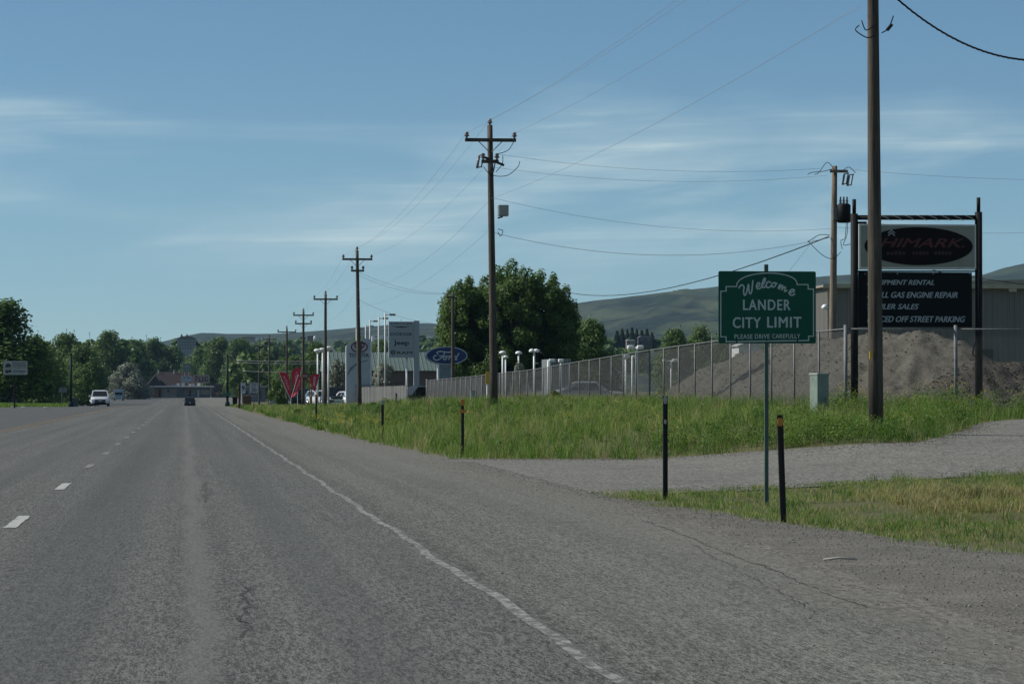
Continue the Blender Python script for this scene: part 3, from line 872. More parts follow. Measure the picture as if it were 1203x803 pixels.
# spruces on the far slope
def spruce():
    r = np.random.RandomState(9); n = 1500
    t = r.rand(n)**.7; z = 12*(1-t)*.98+.3; rad = (0.15+2.2*t)*(0.55+.5*r.rand(n)); a = r.rand(n)*6.28
    P = np.stack([rad*np.cos(a), rad*np.sin(a), z-.25*rad], 1)
    N = np.stack([np.cos(a)*.5, np.sin(a)*.5, np.full(n, .8)], 1)+r.normal(size=(n, 3))*.3
    V, F, T = leaf_quads(P, N, np.full(n, .8), r, r.rand(n))
    return np_mesh('crown', V, F, False, T)
SPM = spruce(); SPM.materials.append(LEAF_PINE)
_b = MB().tube([(0, 0, -.5), (0, 0, 11)], [.22, .05], 6)
SPT = bpy.data.meshes.new('trunk'); SPT.from_pydata(_b.v, [], _b.f); SPT.materials.append(M_BARK)
for k, (px, pt, wp) in enumerate([(725, 388, 8), (731, 386, 8), (737, 386.5, 7), (742.5, 384, 8), (748, 386, 7), (754, 387.5, 8), (760, 386, 8), (766, 390, 7)]):
    Yk = 1300+12*(k % 3); p = at(px, 461, Yk); zb = at(px, 402, Yk).z; s = wp*1.5*mpp(Yk)/4.2
    o = empty('spruce_tree', (p.x, Yk, zb-2), '%s spruce from the left in the small row on the far slope' % ['leftmost', 'second', 'third', 'fourth', 'fifth', 'sixth', 'seventh', 'rightmost'][k] if k not in (0, 7) else ['leftmost', 'rightmost'][k > 0]+' dark spruce of the small row on the far slope', 'tree', 'spruces in a row on the far slope')
    o.scale = (s, s, (at(px, pt, Yk).z-zb+2)/12)
    link('trunk', SPT, None, o); link('crown', SPM, None, o)

# wooded lower slopes: far-off mass nobody could count
def far_wood(name, spec, n, leaf, seed, lm, label):
    r = np.random.RandomState(seed); bl = []
    for (x0, x1, yt, yb, Ya, Yb, m) in spec:
        for q in range(m):
            Yk = r.uniform(Ya, Yb); px = r.uniform(x0, x1); py = r.uniform(yt, yb); k = mpp(Yk); p = at(px, py, Yk)
            s = r.uniform(4, 7.5)*k
            bl.append(((p.x, Yk, p.z-s*.6), (s, s, s*1.05)))
    return tag(link(name, crown_mesh(name, bl, n, leaf, seed), lm), label, 'wood', kind='stuff')
far_wood('far_wood', [(-40, 160, 401, 466, 900, 980, 210), (120, 345, 402, 455, 1200, 1300, 300), (270, 420, 420, 455, 700, 760, 70)], 70000, 1.25, 12, LEAF_MID, 'dense dark green wood filling the town end of the highway')
far_wood('hillside_scrub', [(300, 420, 402, 425, 2000, 2500, 60), (420, 530, 398, 430, 1700, 2100, 50), (660, 850, 400, 432, 1250, 1450, 90), (850, 1000, 398, 420, 1400, 1600, 40)], 14000, 3.4, 15, LEAF_MID, 'scattered scrub and trees on the lower hill slopes')

# ------------------------------------------------------------------ grass: blades as one mass
def blades(X, Y, h, w, r, tint, lean=.35):
    n = len(X); Z = G(X, Y)
    a = r.rand(n)*6.28; dx_, dy_ = np.cos(a), np.sin(a)
    la = r.rand(n)*6.28; lx, ly = np.cos(la)*lean*h*(.3+r.rand(n)), np.sin(la)*lean*h*(.3+r.rand(n))
    p = np.stack([X, Y, Z-.01], 1); s = np.stack([dx_*w/2, dy_*w/2, np.zeros(n)], 1)
    m = p+np.stack([lx*.35, ly*.35, h*.62], 1); t = p+np.stack([lx, ly, h*(1-.25*lean)], 1)
    V = np.stack([p-s, p+s, m+s*.7, m-s*.7, t], 1).reshape(-1, 3)
    b = 5*np.arange(n)[:, None]
    F = np.concatenate([b+np.array([0, 1, 2]), b+np.array([0, 2, 3]), b+np.array([3, 2, 4])], 0)
    return V, F, np.repeat(tint, 5)
def merge(parts):
    Vs, Fs, Ts = [], [], []; o = 0
    for V, F, T in parts:
        Vs.append(V); Fs.append(F+o); Ts.append(T); o += len(V)
    return np.concatenate(Vs), np.concatenate(Fs), np.concatenate(Ts)
def scatter(r, x0, x1, y0, y1, dens, ok):
    n = int((x1-x0)*(y1-y0)*dens)
    X = x0+(x1-x0)*r.rand(n); Y = y0+(y1-y0)*r.rand(n)
    k = ok(X, Y)
    return X[k], Y[k]
GE = np.vectorize(grass_edge)
def patch(X, Y, sc, seed):
    return fbm(X*sc+40, Y*sc+40, seed, 4)
r = np.random.RandomState(77)
parts = []
def bank_ok(X, Y):
    e = GE(Y)+.12+1.0*(patch(X, Y, .9, 3)-.45)
    return (X > e) & (Y > y_far(X)+.15+2.0*(patch(X, Y, .7, 4)-.45))
def tussocks(n, x0, x1, y0, y1, ok, hm, wm, per, r, tmean, dryp):
    """fans of arching blades springing from one foot"""
    cx = x0+(x1-x0)*r.rand(n); cy = y0+(y1-y0)*r.rand(n); k = ok(cx, cy); cx, cy = cx[k], cy[k]; n = len(cx)
    ch = hm*(.5+.9*r.rand(n))*(.5+1.05*patch(cx, cy, .3, 51)); ct = np.clip(tmean+1.3*(patch(cx, cy, .3, 41)-.48)+r.normal(0, .15, n), .02, .75); dr = r.rand(n) < dryp+.5*np.clip(patch(cx, cy, .25, 43)-.5, 0, 1)
    ct = np.where(dr, .80+.2*r.rand(n), ct)
    X = np.repeat(cx, per)+r.normal(0, .07, n*per); Y = np.repeat(cy, per)+r.normal(0, .07, n*per)
    h = np.repeat(ch, per)*(.45+.75*r.rand(n*per)); t = np.clip(np.repeat(ct, per)+r.normal(0, .10, n*per), 0, 1)
    return blades(X, Y, h, wm*(.5+.9*r.rand(n*per)), r, t, .75)
for (ya_, yb_, dens, hm, wm, x1) in ((57, 78, 150, .20, .009, 22), (78, 100, 90, .22, .012, 20), (100, 150, 45, .22, .017, 21), (150, 240, 24, .17, .026, 22), (240, 330, 12, .13, .05, 22)):
    X, Y = scatter(r, 4.2, x1, ya_, yb_, dens, bank_ok)
    cl = patch(X, Y, .8, 9); big = patch(X, Y, .22, 10)
    edge = np.clip(np.minimum((X-GE(Y))/.9, (Y-y_far(X))/1.1), 0.18, 1)
    h = hm*(.35+1.1*np.clip(cl, 0, 1))*(.55+.7*r.rand(len(X)))*(.35+.65*edge)*(.45+1.15*patch(X, Y, .3, 51))
    tint = .16+1.25*(big-.25)+r.normal(0, .16, len(X))
    dry = r.rand(len(X)) < .06+.7*np.clip(patch(X, Y, .35, 12)-.48, 0, 1)+.35*(edge < .6)
    tint = np.where(dry, .80+.22*r.rand(len(X)), np.clip(tint, 0, .72))
    parts.append(blades(X, Y, h, wm*(.6+.8*r.rand(len(X))), r, tint, .6))
    nt_ = int((x1-4.2)*(yb_-ya_)*dens/22)
    parts.append(tussocks(nt_, 4.6, x1, ya_, yb_, bank_ok, hm*1.9, wm, 18, r, .36, .07))
    # straw-coloured seed stems standing above the rest
    X, Y = scatter(r, 4.8, x1, ya_, yb_, dens*.035, bank_ok)
    parts.append(blades(X, Y, hm*(2.0+1.2*r.rand(len(X))), np.full(len(X), wm*.55), r, np.full(len(X), .95), .4))
V_, F_, T_ = merge(parts)
tag(link('roadside_grass', np_mesh('roadside_grass', V_, F_, False, T_), GRASS), 'long green grass covering the bank below the chain-link fence', 'grass', kind='stuff')
parts = []
def isl_ok(X, Y):
    return (X > GE(Y)+.10+.9*(patch(X, Y, 1.6, 3)-.45)) & (Y < y_near(X)+.5+1.6*(patch(X, Y, .9, 4)-.45))
X, Y = scatter(r, 4.9, 15, 24, 50, 620, isl_ok)
cl = patch(X, Y, 1.4, 19); big = patch(X, Y, .45, 20)
keep = r.rand(len(X)) < np.clip((cl-.28)*3.2, .10, 1); X, Y, cl, big = X[keep], Y[keep], cl[keep], big[keep]
hump = np.exp(-((X-10.2)/2.2)**2-((Y-38.0)/2.2)**2)
h = .075*(.3+1.3*cl)*(.5+.8*r.rand(len(X)))*(1+1.0*hump)
tint = .24+.9*(big-.25)+r.normal(0, .18, len(X))
dry = r.rand(len(X)) < .30+.75*hump+.5*np.clip(patch(X, Y, .8, 22)-.45, 0, 1)
tint = np.where(dry, .82+.22*r.rand(len(X)), np.clip(tint, 0, .72))
parts.append(blades(X, Y, h, .006*(.6+.8*r.rand(len(X))), r, tint, .9))
parts.append(tussocks(520, 5.2, 15, 24, 50, isl_ok, .15, .006, 34, r, .28, .15))
parts.append(tussocks(380, 8.4, 13.5, 35.8, 39.5, isl_ok, .22, .007, 50, r, .95, .95))
V_, F_, T_ = merge(parts)
tag(link('island_grass', np_mesh('island_grass', V_, F_, False, T_), GRASS), 'short patchy grass around the town sign between driveway and verge', 'grass', kind='stuff')
# grass island left of the road
X, Y = scatter(r, -30, -10.5, 290, 345, 26, lambda X, Y: (X < -15.9-.0*Y) | ((X < -11.2) & (Y > 300) & (Y < 335) & (X > -16.6)))
h = .34*(.5+.8*r.rand(len(X)))
V_, F_, T_ = merge([blades(X, Y, h, .06*(.6+.8*r.rand(len(X))), r, np.clip(.45+r.normal(0, .15, len(X)), 0, .8))])
tag(link('island_grass', np_mesh('island_grass', V_, F_, False, T_), GRASS), 'far bright green grass strip left of the oncoming white car', 'grass', kind='stuff')

# broad-leaved weeds on the bank and their yellow flower heads
def weeds():
    r = np.random.RandomState(31); P = []; N = []; S = []; T = []; FP = []; ST = MB()
    spots = []
    for k in range(105):     # thick stand round the near pole
        spots.append((r.uniform(9.4, 17.5), None, r.uniform(.25, .62), .06))
    for k in range(70):
        spots.append((r.uniform(6.0, 17), r.uniform(66, 200), r.uniform(.2, .5), .06))
    for k in range(95):      # low bushy clumps dotted over the near bank
        spots.append((r.uniform(5.6, 15), r.uniform(63, 110), r.uniform(.22, .5), .1))
    for k in range(60):      # flowering stand along the fence
        spots.append((r.uniform(15.0, 23), r.uniform(70, 77.0), r.uniform(.4, .85), .7))
    for k in range(26):
        spots.append((r.uniform(5.0, 6.6), r.uniform(98, 125), r.uniform(.3, .45), .8))
    for (x, y, h, fl) in spots:
        if y is None:
            y = float(y_far(x))+.5+abs(r.normal(0, 2.6))
        if y > 77.3 and x > 15.9 and y < 80: continue
        if y < y_far(x)+.35 or x < grass_edge(y)+.3: continue
        z = gz(x, y); m = int(300*h/.6); rad = h*.55; k = max(1.0, y/75)
        q = r.normal(size=(m, 3)); q /= np.linalg.norm(q, axis=1, keepdims=True); rr_ = rad*r.rand(m)**.4
        p = np.stack([x+q[:, 0]*rr_, y+q[:, 1]*rr_, z+h*.48+q[:, 2]*h*.5*(rr_/rad)], 1)
        P.append(p); N.append(q*.6+r.normal(size=(m, 3))*.5+[0, 0, .4]); S.append(np.full(m, .027*k)*(.5+r.rand(m))); T.append(np.clip(r.uniform(.0, .95)+r.normal(0, .13, m), 0, 1))
        if r.rand() < fl:
            c = int(r.uniform(3, 14)); FP.append(np.stack([x+r.normal(0, rad*.6, c), y+r.normal(0, rad*.6, c), z+h*r.uniform(.85, 1.15, c)], 1))
    P, N, S, T = map(np.concatenate, (P, N, S, T))
    V, F, TT_ = leaf_quads(P, N, S, r, T)
    tag(link('roadside_weeds', np_mesh('roadside_weeds', V, F, False, TT_), WEED), 'tall leafy weeds growing in clumps on the fence bank', 'weeds', kind='stuff')
    FP = np.concatenate(FP); n = len(FP)
    FP = np.repeat(FP, 4, 0)+r.normal(0, .025, (n*4, 3))
    V, F, TT_ = leaf_quads(FP, r.normal(size=(len(FP), 3))+[0, 0, .8], np.full(len(FP), .017)*np.clip(FP[:, 1]/75, 1, 2), r, r.rand(len(FP)))
    tag(link('yellow_flowers', np_mesh('yellow_flowers', V, F, False, TT_), PETAL), 'small yellow flower heads dotted over the roadside weeds', 'flowers', kind='stuff')
weeds()
# ------------------------------------------------------------------ utility poles and wires
INS = [(.03, 0), (.035, .05), (.085, .07), (.095, .11), (.05, .14), (.075, .16), (.06, .22), (.0, .24)]
def utility_pole(px, Y, pxt, pyt, label, rad=.15, arms=(), topins=True, group='wooden utility poles beside the highway', m=None, zb=None):
    """arms: (metres below the top, width, offset)"""
    p = at(px, 461, Y); zb = gz(p.x, Y) if zb is None else zb
    t = at(pxt, pyt, Y); t.y = Y
    o = empty('utility_pole', (p.x, Y, zb), label, 'utility pole', group)
    tx, h = t.x-p.x, t.z-zb
    def ax(z): return tx*z/h
    b = MB(); n = 7
    b.tube([(ax(h*k/n), 0, h*k/n if k else -.6) for k in range(n+1)], [rad*(1-.36*k/n) for k in range(n+1)], 14)
    b.build('shaft', m or WOOD_DARK, o, True)
    tops = []
    ins = []
    if topins:
        ins.append((ax(h), 0, h))
    for dz, w, off in arms:
        z = h-dz; c = ax(z)+off
        MB().box((c-w/2, -rad-.10, z-.06), (c+w/2, -rad*.62, z+.06), bev=.008).build('crossarm', WOOD_DARK, o)
        for s in (-1, 1):
            if w > 1.2:
                MB().tube([(c+s*w*.23, -rad*.8, z-.05), (c+s*.05, -rad*.9, z-.42)], .016, 5).build('brace', M_GALV, o)
            ins.append((c+s*(w/2-.06), -rad-.03, z+.06))
    for q in ins:
        MB().lathe(INS, q, 10).build('insulator', M_PORC, o, True)
    o_ins = [Vector(q)+Vector((p.x, Y, zb+.2)) for q in ins]
    return o, o_ins, (lambda z: Vector((p.x+ax(z), Y, zb+z))), h
def wire(pts, sag, rad, label, name='power_line', m=None, group=None, seg=16, twist=0):
    b = MB(); P = [Vector(q) for q in pts]; path = []
    for k in range(len(P)-1):
        s = sag[k] if isinstance(sag, (list, tuple)) else sag
        for q in range(seg):
            t = q/seg; path.append(P[k].lerp(P[k+1], t)-Vector((0, 0, 4*s*t*(1-t))))
    path.append(P[-1])
    if twist:
        dense = []
        for k in range(len(path)-1):
            for q in range(twist):
                dense.append(path[k].lerp(path[k+1], q/twist))
        for ph in (0, 2.09, 4.19):
            b.tube([d+Vector((math.sin(i*.62+ph), math.sin(i*.62+ph)*.3, math.cos(i*.62+ph)))*rad*1.3 for i, d in enumerate(dense)], rad, 5)
    else:
        b.tube(path, rad, 5)
    return tag(b.build(name, m or M_WIRE, None, True), label, 'wire', group)
def switch(o, x, z, y=0, s=1.0, parentname='fuse_cutout'):
    b = MB()
    b.tube([(x, y, z), (x-.06*s, y, z-.34*s)], .035*s, 8); b.tube([(x+.13*s, y, z+.05*s), (x+.06*s, y, z-.32*s)], .02*s, 6)
    b.tube([(x-.02, y, z+.02), (x+.16*s, y, z+.05*s)], .018*s, 5); b.tube([(x-.07*s, y, z-.32*s), (x+.07*s, y, z-.30*s)], .018*s, 5)
    b.build(parentname, M_PORC, o, True)
def loop(o, pts, rad=.012):
    MB().tube(catmull(pts, 5), rad, 5).build('jumper_wire', M_BLACK, o, True)

P1, I1, f1, h1 = utility_pole(1029, 62, 1024.5, -150, 'nearest thick utility pole in front of the black sign, top out of frame', .155, [(0.5, 1.86, 0)], m=WOOD_DARK)
loop(P1, [(-.35, -.1, 9.1-1), (-.42, -.1, 8.0), (-.2, -.15, 7.85), (-.05, -.15, 7.9)])
loop(P1, [(-.3, -.1, 8.2), (-.22, -.15, 8.0), (-.05, -.15, 8.1)]); loop(P1, [(.1, -.15, 7.95), (.25, -.1, 8.05), (.35, -.1, 8.3)])
MB().tube([(.2, -.18, 8.0), (.3, -.18, 8.12)], .035, 8).build('cable_clamp', M_BLACK, P1)
MB().box((-.16, -.165, 1.45), (-.11, -.13, 1.6)).build('yellow_tag', M_YELLOW, P1)
P2, I2, f2, h2 = utility_pole(580.5, 113, 575.5, 147, 'tall utility pole with grey box left of centre, before the big tree', .15, [(.55, 1.84, 0), (1.32, .62, -.03)])
switch(P2, -.55, h2-1.12, -.1, 1.3); switch(P2, -.12, h2-1.32, -.2, 1.2)
MB().tube([(-.48, -.1, h2-1.12), (.35, -.1, h2-1.45)], .05, 6).build('switch_bracket', WOOD_DARK, P2)
MB().box((.14, -.28, h2-3.28), (.50, .12, h2-2.88), bev=.03).build('grey_cabinet', M_GREYBOX, P2)
MB().tube([(.12, -.1, h2-3.35), (.3, -.1, h2-3.3)], .03, 6).build('lamp_arm', M_BLACK, P2)
loop(P2, [(-.4, -.12, h2-1.5), (-.2, -.2, h2-1.75), (.1, -.2, h2-1.85), (.5, -.15, h2-1.8), (.85, -.1, h2-1.5), (.92, -.1, h2-1.3)], .013)
loop(P2, [(.75, -.1, h2-.5), (.5, -.15, h2-.9), (.1, -.2, h2-1.05)], .013); loop(P2, [(.3, -.1, h2-1.1), (.28, -.15, h2-1.4), (.05, -.2, h2-1.7)], .013)
loop(P2, [(.12, -.15, h2-3.75), (.3, -.15, h2-3.8), (.22, -.15, h2-4.0), (.12, -.15, h2-3.85)], .013)
P3, I3, f3, h3 = utility_pole(422.5, 193, 419.5, 294, 'utility pole with two crossarms standing before the white curved pylon', .15, [(.55, 1.84, 0), (1.25, .8, 0)])
P4, I4, f4, h4 = utility_pole(382, 241, 382.5, 345, 'utility pole with one crossarm beside the right red banner', .15, [(.42, 1.84, 0)])
P5, I5, f5, h5 = utility_pole(356, 284, 356.5, 365, 'utility pole with two crossarms behind the red stop sign', .15, [(.4, 1.84, 0), (1.15, 1.5, 0)])
P6, I6, f6, h6 = utility_pole(337, 340, 337, 385, 'utility pole with wide crossarm above the left red banner', .15, [(.45, 2.0, 0)])
P7, I7, f7, h7 = utility_pole(316.5, 420, 316.5, 394, 'bare distant pole left of the red banners, near the roadside speed sign', .15, [(.5, 1.8, 0)])
P8, I8, f8, h8 = utility_pole(304.5, 480, 304, 403, 'farthest thin pole rising directly behind the speed limit sign', .15, [(.5, 1.6, 0)])
P9, I9, f9, h9 = utility_pole(977.5, 112, 980.5, 195, 'weathered pole with black transformer behind the green town sign', .15, [], False, None, WOOD_PALE)
P10, I10, f10, h10 = utility_pole(532, 214, 532, 343, 'plain short pole standing in front of the blue oval sign', .14, [(.35, .5, -.2)], False, None, WOOD_DARK)
# transformer pole fittings
b = MB(); b.lathe([(.20, 0), (.25, .03), (.25, .62), (.2, .68), (.0, .70)], (.42, -.1, h9-2.05), 18)
tf = b.build('transformer', M_BLACK, P9, True)
for q in range(3):
    MB().lathe([(.03, 0), (.05, .04), (.03, .08), (.055, .12), (.03, .16), (.03, .26), (0, .28)], (.3+.12*q, -.1, h9-1.38+.0), 8).build('bushing', M_PORC, tf, True)
MB().box((.02, -.16, h9-1.95), (.2, -.05, h9-1.5)).build('bracket', M_GALV, P9)
MB().box((-.1, -.22, h9-.25), (.55, -.14, h9-.15)).build('crossarm', WOOD_PALE, P9)
switch(P9, .42, h9-.32, -.2, 1.1); switch(P9, .60, h9-.36, -.2, 1.1)
for k, s in enumerate(((-.5, .12), (-.75, -.2))):
    loop(P9, [(.05, -.1, h9-.1), (s[0]*.4, -.15, h9+s[1]), (s[0], -.15, h9-.25), (s[0]-.15, -.1, h9-.32)])
loop(P9, [(.4, -.15, h9-.15), (.6, -.15, h9-.05), (.85, -.15, h9-.25)]); loop(P9, [(.5, -.15, h9-2.05), (.45, -.15, h9-2.6), (.3, -.15, h9-2.7), (.35, -.15, h9-3.0)])
loop(P9, [(.55, -.15, h9-2.05), (.52, -.15, h9-2.5), (.4, -.15, h9-2.85), (.75, -.1, h9-2.8), (1.0, -.1, h9-2.85)]); loop(P9, [(-.9, -.1, h9-2.7), (-.4, -.15, h9-3.2), (0, -.18, h9-3.35), (.3, -.15, h9-3.1)])
loop(P9, [(-.9, -.1, h9-2.75), (-.5, -.15, h9-2.5), (-.1, -.18, h9-2.5)])

_m = lambda L, k: L[k]
runs = [('thin conductor on the left crossarm ends of the roadside poles', 1), ('thin conductor over the very tops of the roadside poles', 0), ('thin conductor on the right crossarm ends of the roadside poles', 2)]
for lab, k in runs:
    wire([I1[k], I2[k], I3[k], I4[k], I5[k], I6[k], I7[k], I8[k]], [.35, .75, .45, .4, .5, .6, .5], .0042, lab, group=None)
wire([f1(h1-2.7)+Vector((-.3, -.1, 0)), f2(h2-2.65), f3(h3-2.4), f4(h4-2.0), f5(h5-1.9), f6(h6-1.9)], [.3, .8, .5, .4, .4], .0046, 'lower wire strung along the roadside poles beneath their crossarms')
wire([f2(h2-3.7), f3(h3-3.4)], .7, .0045, 'lowest wire falling from the grey-box pole to the next pole left')
wire([f3(h3-1.3), I10[0] if I10 else f10(h10)], .35, .008, 'upper thin wire from the pylon pole to the short pole')
wire([f3(h3-1.5), I10[1]], .45, .008, 'middle thin wire from the pylon pole to the short pole')
wire([f3(h3-3.0), f10(h10-2.2)], .4, .008, 'lowest thin wire from the pylon pole to the short pole')
wire([I2[4]+Vector((.1, 0, 0)), f9(h9-.1)+Vector((-.55, -.1, 0))], .32, .0048, 'upper wire of the pair from the grey-box pole to the transformer pole')
wire([f2(h2-1.5), f9(h9-.35)+Vector((-.3, -.1, 0))], .36, .0048, 'lower wire of the pair from the grey-box pole to the transformer pole')
wire([f2(h2-2.6), f9(h9-2.25)], .5, .0052, 'wire level with the transformer pole box from the grey-box pole')
wire([f2(h2-3.85), f9(h9-2.55)], .75, .0075, 'slack dark cable from the grey-box pole to the transformer pole')
wire([at(655, 340.5, 262), f9(h9-2.55)+Vector((-.2, -.1, 0))], 1.15, .022, 'thick sagging service cable rising from the big tree to the transformer pole', 'service_cable', M_BLACK)
wire([f9(h9-1.7)+Vector((-.7, 0, -.9)), at(918, 330, 104)], .0, .006, 'thin slanting stay wire left of the transformer pole')
wire([f9(h9-.12)+Vector((.5, -.1, 0)), at(1330, 211, 112)], .15, .005, 'upper straight wire running right from the transformer pole')
wire([f9(h9-2.2), at(1330, 268, 112)], .2, .005, 'lower straight wire running right from the transformer pole behind the black sign')
wire([f1(h1-2.55)+Vector((.3, -.1, .15)), at(1330, 40, 60)], .9, .010, 'twisted black cable sagging from the nearest pole out to the right', 'service_cable', M_BLACK, twist=8, seg=20)
wire([at(1095, 316, 112), at(1120, 322, 112), at(1330, 345, 134)], [.05, .1], .014, 'dark cable reaching from the black sign to the metal building', 'service_cable', M_BLACK)
for k, (x0, x1, y) in enumerate(((278, 412, 423.2), (278, 412, 426.0), (286, 350, 435.6))):
    wire([at(x0, y, 445), at(x1, y+.4, 445)], .12, .055, ['upper of two pale cables strung across behind the distant poles', 'lower of two pale cables strung across behind the distant poles', 'short pale cable strung low behind the speed limit sign'][k], 'overhead_cable', M_WIREB)

# ------------------------------------------------------------------ town sign
SY = 38.0
ts = empty('town_sign', (at(900.5, 461, SY).x, SY, gz(at(900.5, 461, SY).x, SY)), 'green welcome sign reading city limit on a single post', 'sign')
def loc(o, p): return (p.x-o.location.x, p.y-o.location.y, p.z-o.location.z)
def zx(sx, sy):   # sign drawing coordinates (7.3 units a photo pixel) -> local x, z
    q = loc(ts, at(835+sx/7.3, 305+sy/7.3, SY)); return (q[0], q[2])
A = zx(65, 97); Bq = zx(902, 718)
def rrect(x0, z0, x1, z1, r, n=4):
    out = []
    for cx, cz, a0 in ((x1-r, z1-r, 0), (x0+r, z1-r, 90), (x0+r, z0+r, 180), (x1-r, z0+r, 270)):
        for k in range(n+1):
            a = R(a0+90*k/n); out.append((cx+r*math.cos(a), cz+r*math.sin(a)))
    return out
MB().prism(rrect(A[0], Bq[1], Bq[0], A[1], .02), -.004, 0.0).build('panel', M_SIGNGREEN, ts)
q0 = zx(462, 40); q1 = zx(494, 40)
b = MB(); b.box((q0[0], .003, -.5), (q0[0]+.012, .042, q0[1])); b.box((q1[0]-.012, .003, -.5), (q1[0], .042, q1[1])); b.box((q0[0]+.012, .003, -.5), (q1[0]-.012, .012, q1[1]))
b.build('post', M_GREENPOST, ts)
arc = [zx(220+520*(1-math.cos(math.pi*t))/2, 230-17*t-107*math.sin(math.pi*t)**.85) for t in np.linspace(0, 1, 19)]
border = [zx(85, 660), zx(85, 270), zx(131, 268), zx(131, 230)]+arc+[zx(833, 213), zx(835, 251), zx(880, 251), zx(880, 655), zx(838, 655), zx(838, 692), zx(131, 702), zx(131, 660)]
MB().ribbon(border, .0135, -.004, closed=True, th=.003).build('border', M_SIGNTEXT, ts)
b = MB()
for st in ([(238, 245), (262, 216), (284, 232), (280, 270), (288, 304), (304, 286), (322, 214), (326, 262), (336, 292), (350, 268), (360, 175)],
           [(390, 236), (416, 220), (418, 200), (402, 200), (391, 224), (398, 248), (420, 246), (438, 226)],
           [(436, 228), (462, 186), (466, 160), (454, 166), (440, 206), (442, 234), (458, 236), (474, 220)],
           [(512, 200), (502, 188), (484, 194), (474, 218), (484, 238), (502, 236), (516, 222)],
           [(546, 197), (528, 202), (521, 222), (532, 234), (550, 226), (556, 208), (546, 197), (570, 206)],
           [(576, 250), (584, 228), (594, 214), (590, 234), (586, 250), (600, 230), (613, 220), (615, 230), (607, 256), (622, 240), (636, 233), (638, 244), (630, 268), (642, 270), (654, 258)],
           [(664, 288), (698, 276), (716, 266), (704, 254), (684, 262), (672, 282), (682, 302), (706, 302), (722, 288)]):
    MB().ribbon(catmull([Vector(zx(*p)) for p in st], 6), .018, -.004, th=.003).build('letter', M_SIGNTEXT, ts)
def ttext(s, x0, x1, ya_, yb_, bold, sp=1.0):
    a = zx(x0, yb_); c = zx(x1, ya_); text_obj(s, a[0], c[0], a[1], c[1], -.007, M_SIGNTEXT, ts, 'lettering', 0, bold, sp)
ttext('LANDER', 278, 680, 343, 430, .035, 1.15); ttext('CITY', 190, 427, 494, 584, .035, 1.12); ttext('LIMIT', 485, 775, 491, 580, .035, 1.12); ttext('PLEASE', 203, 357, 639, 677, .03, 1.12); ttext('DRIVE', 378, 503, 638, 675, .03, 1.12); ttext('CAREFULLY', 526, 765, 636, 673, .03, 1.12)
for sx_, sy_ in ((478, 135), (478, 690), (222, 700), (742, 694)):
    c = zx(sx_, sy_); MB().box((c[0]-.008, -.010, c[1]-.008), (c[0]+.008, -.004, c[1]+.008)).build('bolt', M_BLACK, ts)

# ------------------------------------------------------------------ delineator posts
def delineator(px, Y, yt, lean, label, refl, m, w=.055):
    p = at(px, 461, Y); zb = gz(p.x, Y); h = at(px, yt, Y).z-zb
    o = empty('delineator_post', (p.x, Y, zb), label, 'marker post', 'delineator posts along the shoulder')
    b = MB(); lx = lean
    for (x0, x1, y0, y1) in ((-w/2, -w/2+.012, -.014, .014), (w/2-.012, w/2, -.014, .014), (-w/2+.012, w/2-.012, .004, .012)):
        v = [(x0, y0, -.2), (x1, y0, -.2), (x1, y1, -.2), (x0, y1, -.2), (x0+lx, y0, h), (x1+lx, y0, h), (x1+lx, y1, h), (x0+lx, y1, h)]
        b.add(v, [(0, 3, 2, 1), (4, 5, 6, 7), (0, 1, 5, 4), (1, 2, 6, 5), (2, 3, 7, 6), (3, 0, 4, 7)])
    b.build('post', m, o)
    for dz, mm, rx, rz_ in refl:
        MB().prism([(lx*(h-dz)/h+rx*math.cos(a), h-dz+rz_*math.sin(a)) for a in np.linspace(0, 2*math.pi, 17)[:-1]], -.030, -.016).build('reflector', mm, o)
    return o
delineator(921, 32.2, 487, -.045, 'near brown marker post leaning left with amber reflector, right of town sign', [(.075, M_AMBER, .030, .045)], M_BROWNPOST, .062)
delineator(781.5, 39.0, 465, 0, 'black marker post without amber, standing left of the town sign', [(.05, M_CLEAR, .022, .05), (.32, M_CLEAR, .015, .03)], M_BLACKPOST, .06)
delineator(543.5, 64, 469, 0, 'black marker post with two amber reflectors at the grass edge', [(.06, M_AMBER, .05, .07), (.24, M_AMBER, .085, .035)], M_BLACKPOST, .06)
delineator(449.5, 86, 470, 0, 'black marker post with pale cap before the grey board fence', [(.06, M_CLEAR, .04, .07)], M_BLACKPOST, .07)
delineator(371.5, 128, 463, 0, 'thin distant marker post among yellow flowers before the parked cars', [(.06, M_AMBER, .04, .06)], M_BLACKPOST, .07)
p = at(465.5, 476, 150); o = empty('survey_stake', (p.x, 150, gz(p.x, 150)), 'short pale wooden stake standing in grass before the board fence', 'stake')
MB().prism([(-.045, -.1), (.045, -.1), (.045, .62), (0, .68), (-.045, .62)], -.02, .02).build('stake', WOOD_PALE, o)
p = at(572.5, 470, 150)
o = empty('pipeline_marker', (p.x, 150, gz(p.x, 150)), 'yellow marker plate on white post beside the grey-box pole', 'marker post')
MB().tube([(0, 0, -.2), (0, 0, at(572, 450, 150).z-gz(p.x, 150))], .045, 10).build('post', M_WHITE, o); z0 = at(572, 451, 150).z-o.location.z; z1 = at(572, 436, 150).z-o.location.z
MB().box((-.085, -.05, z0), (.085, -.01, z1), bev=.01).build('plate', M_YELLOW, o)
p = at(555.5, 470, 140)
o = empty('cable_pedestal', (p.x, 140, gz(p.x, 140)), 'small grey cable pedestal in grass left of the grey-box pole', 'utility box')
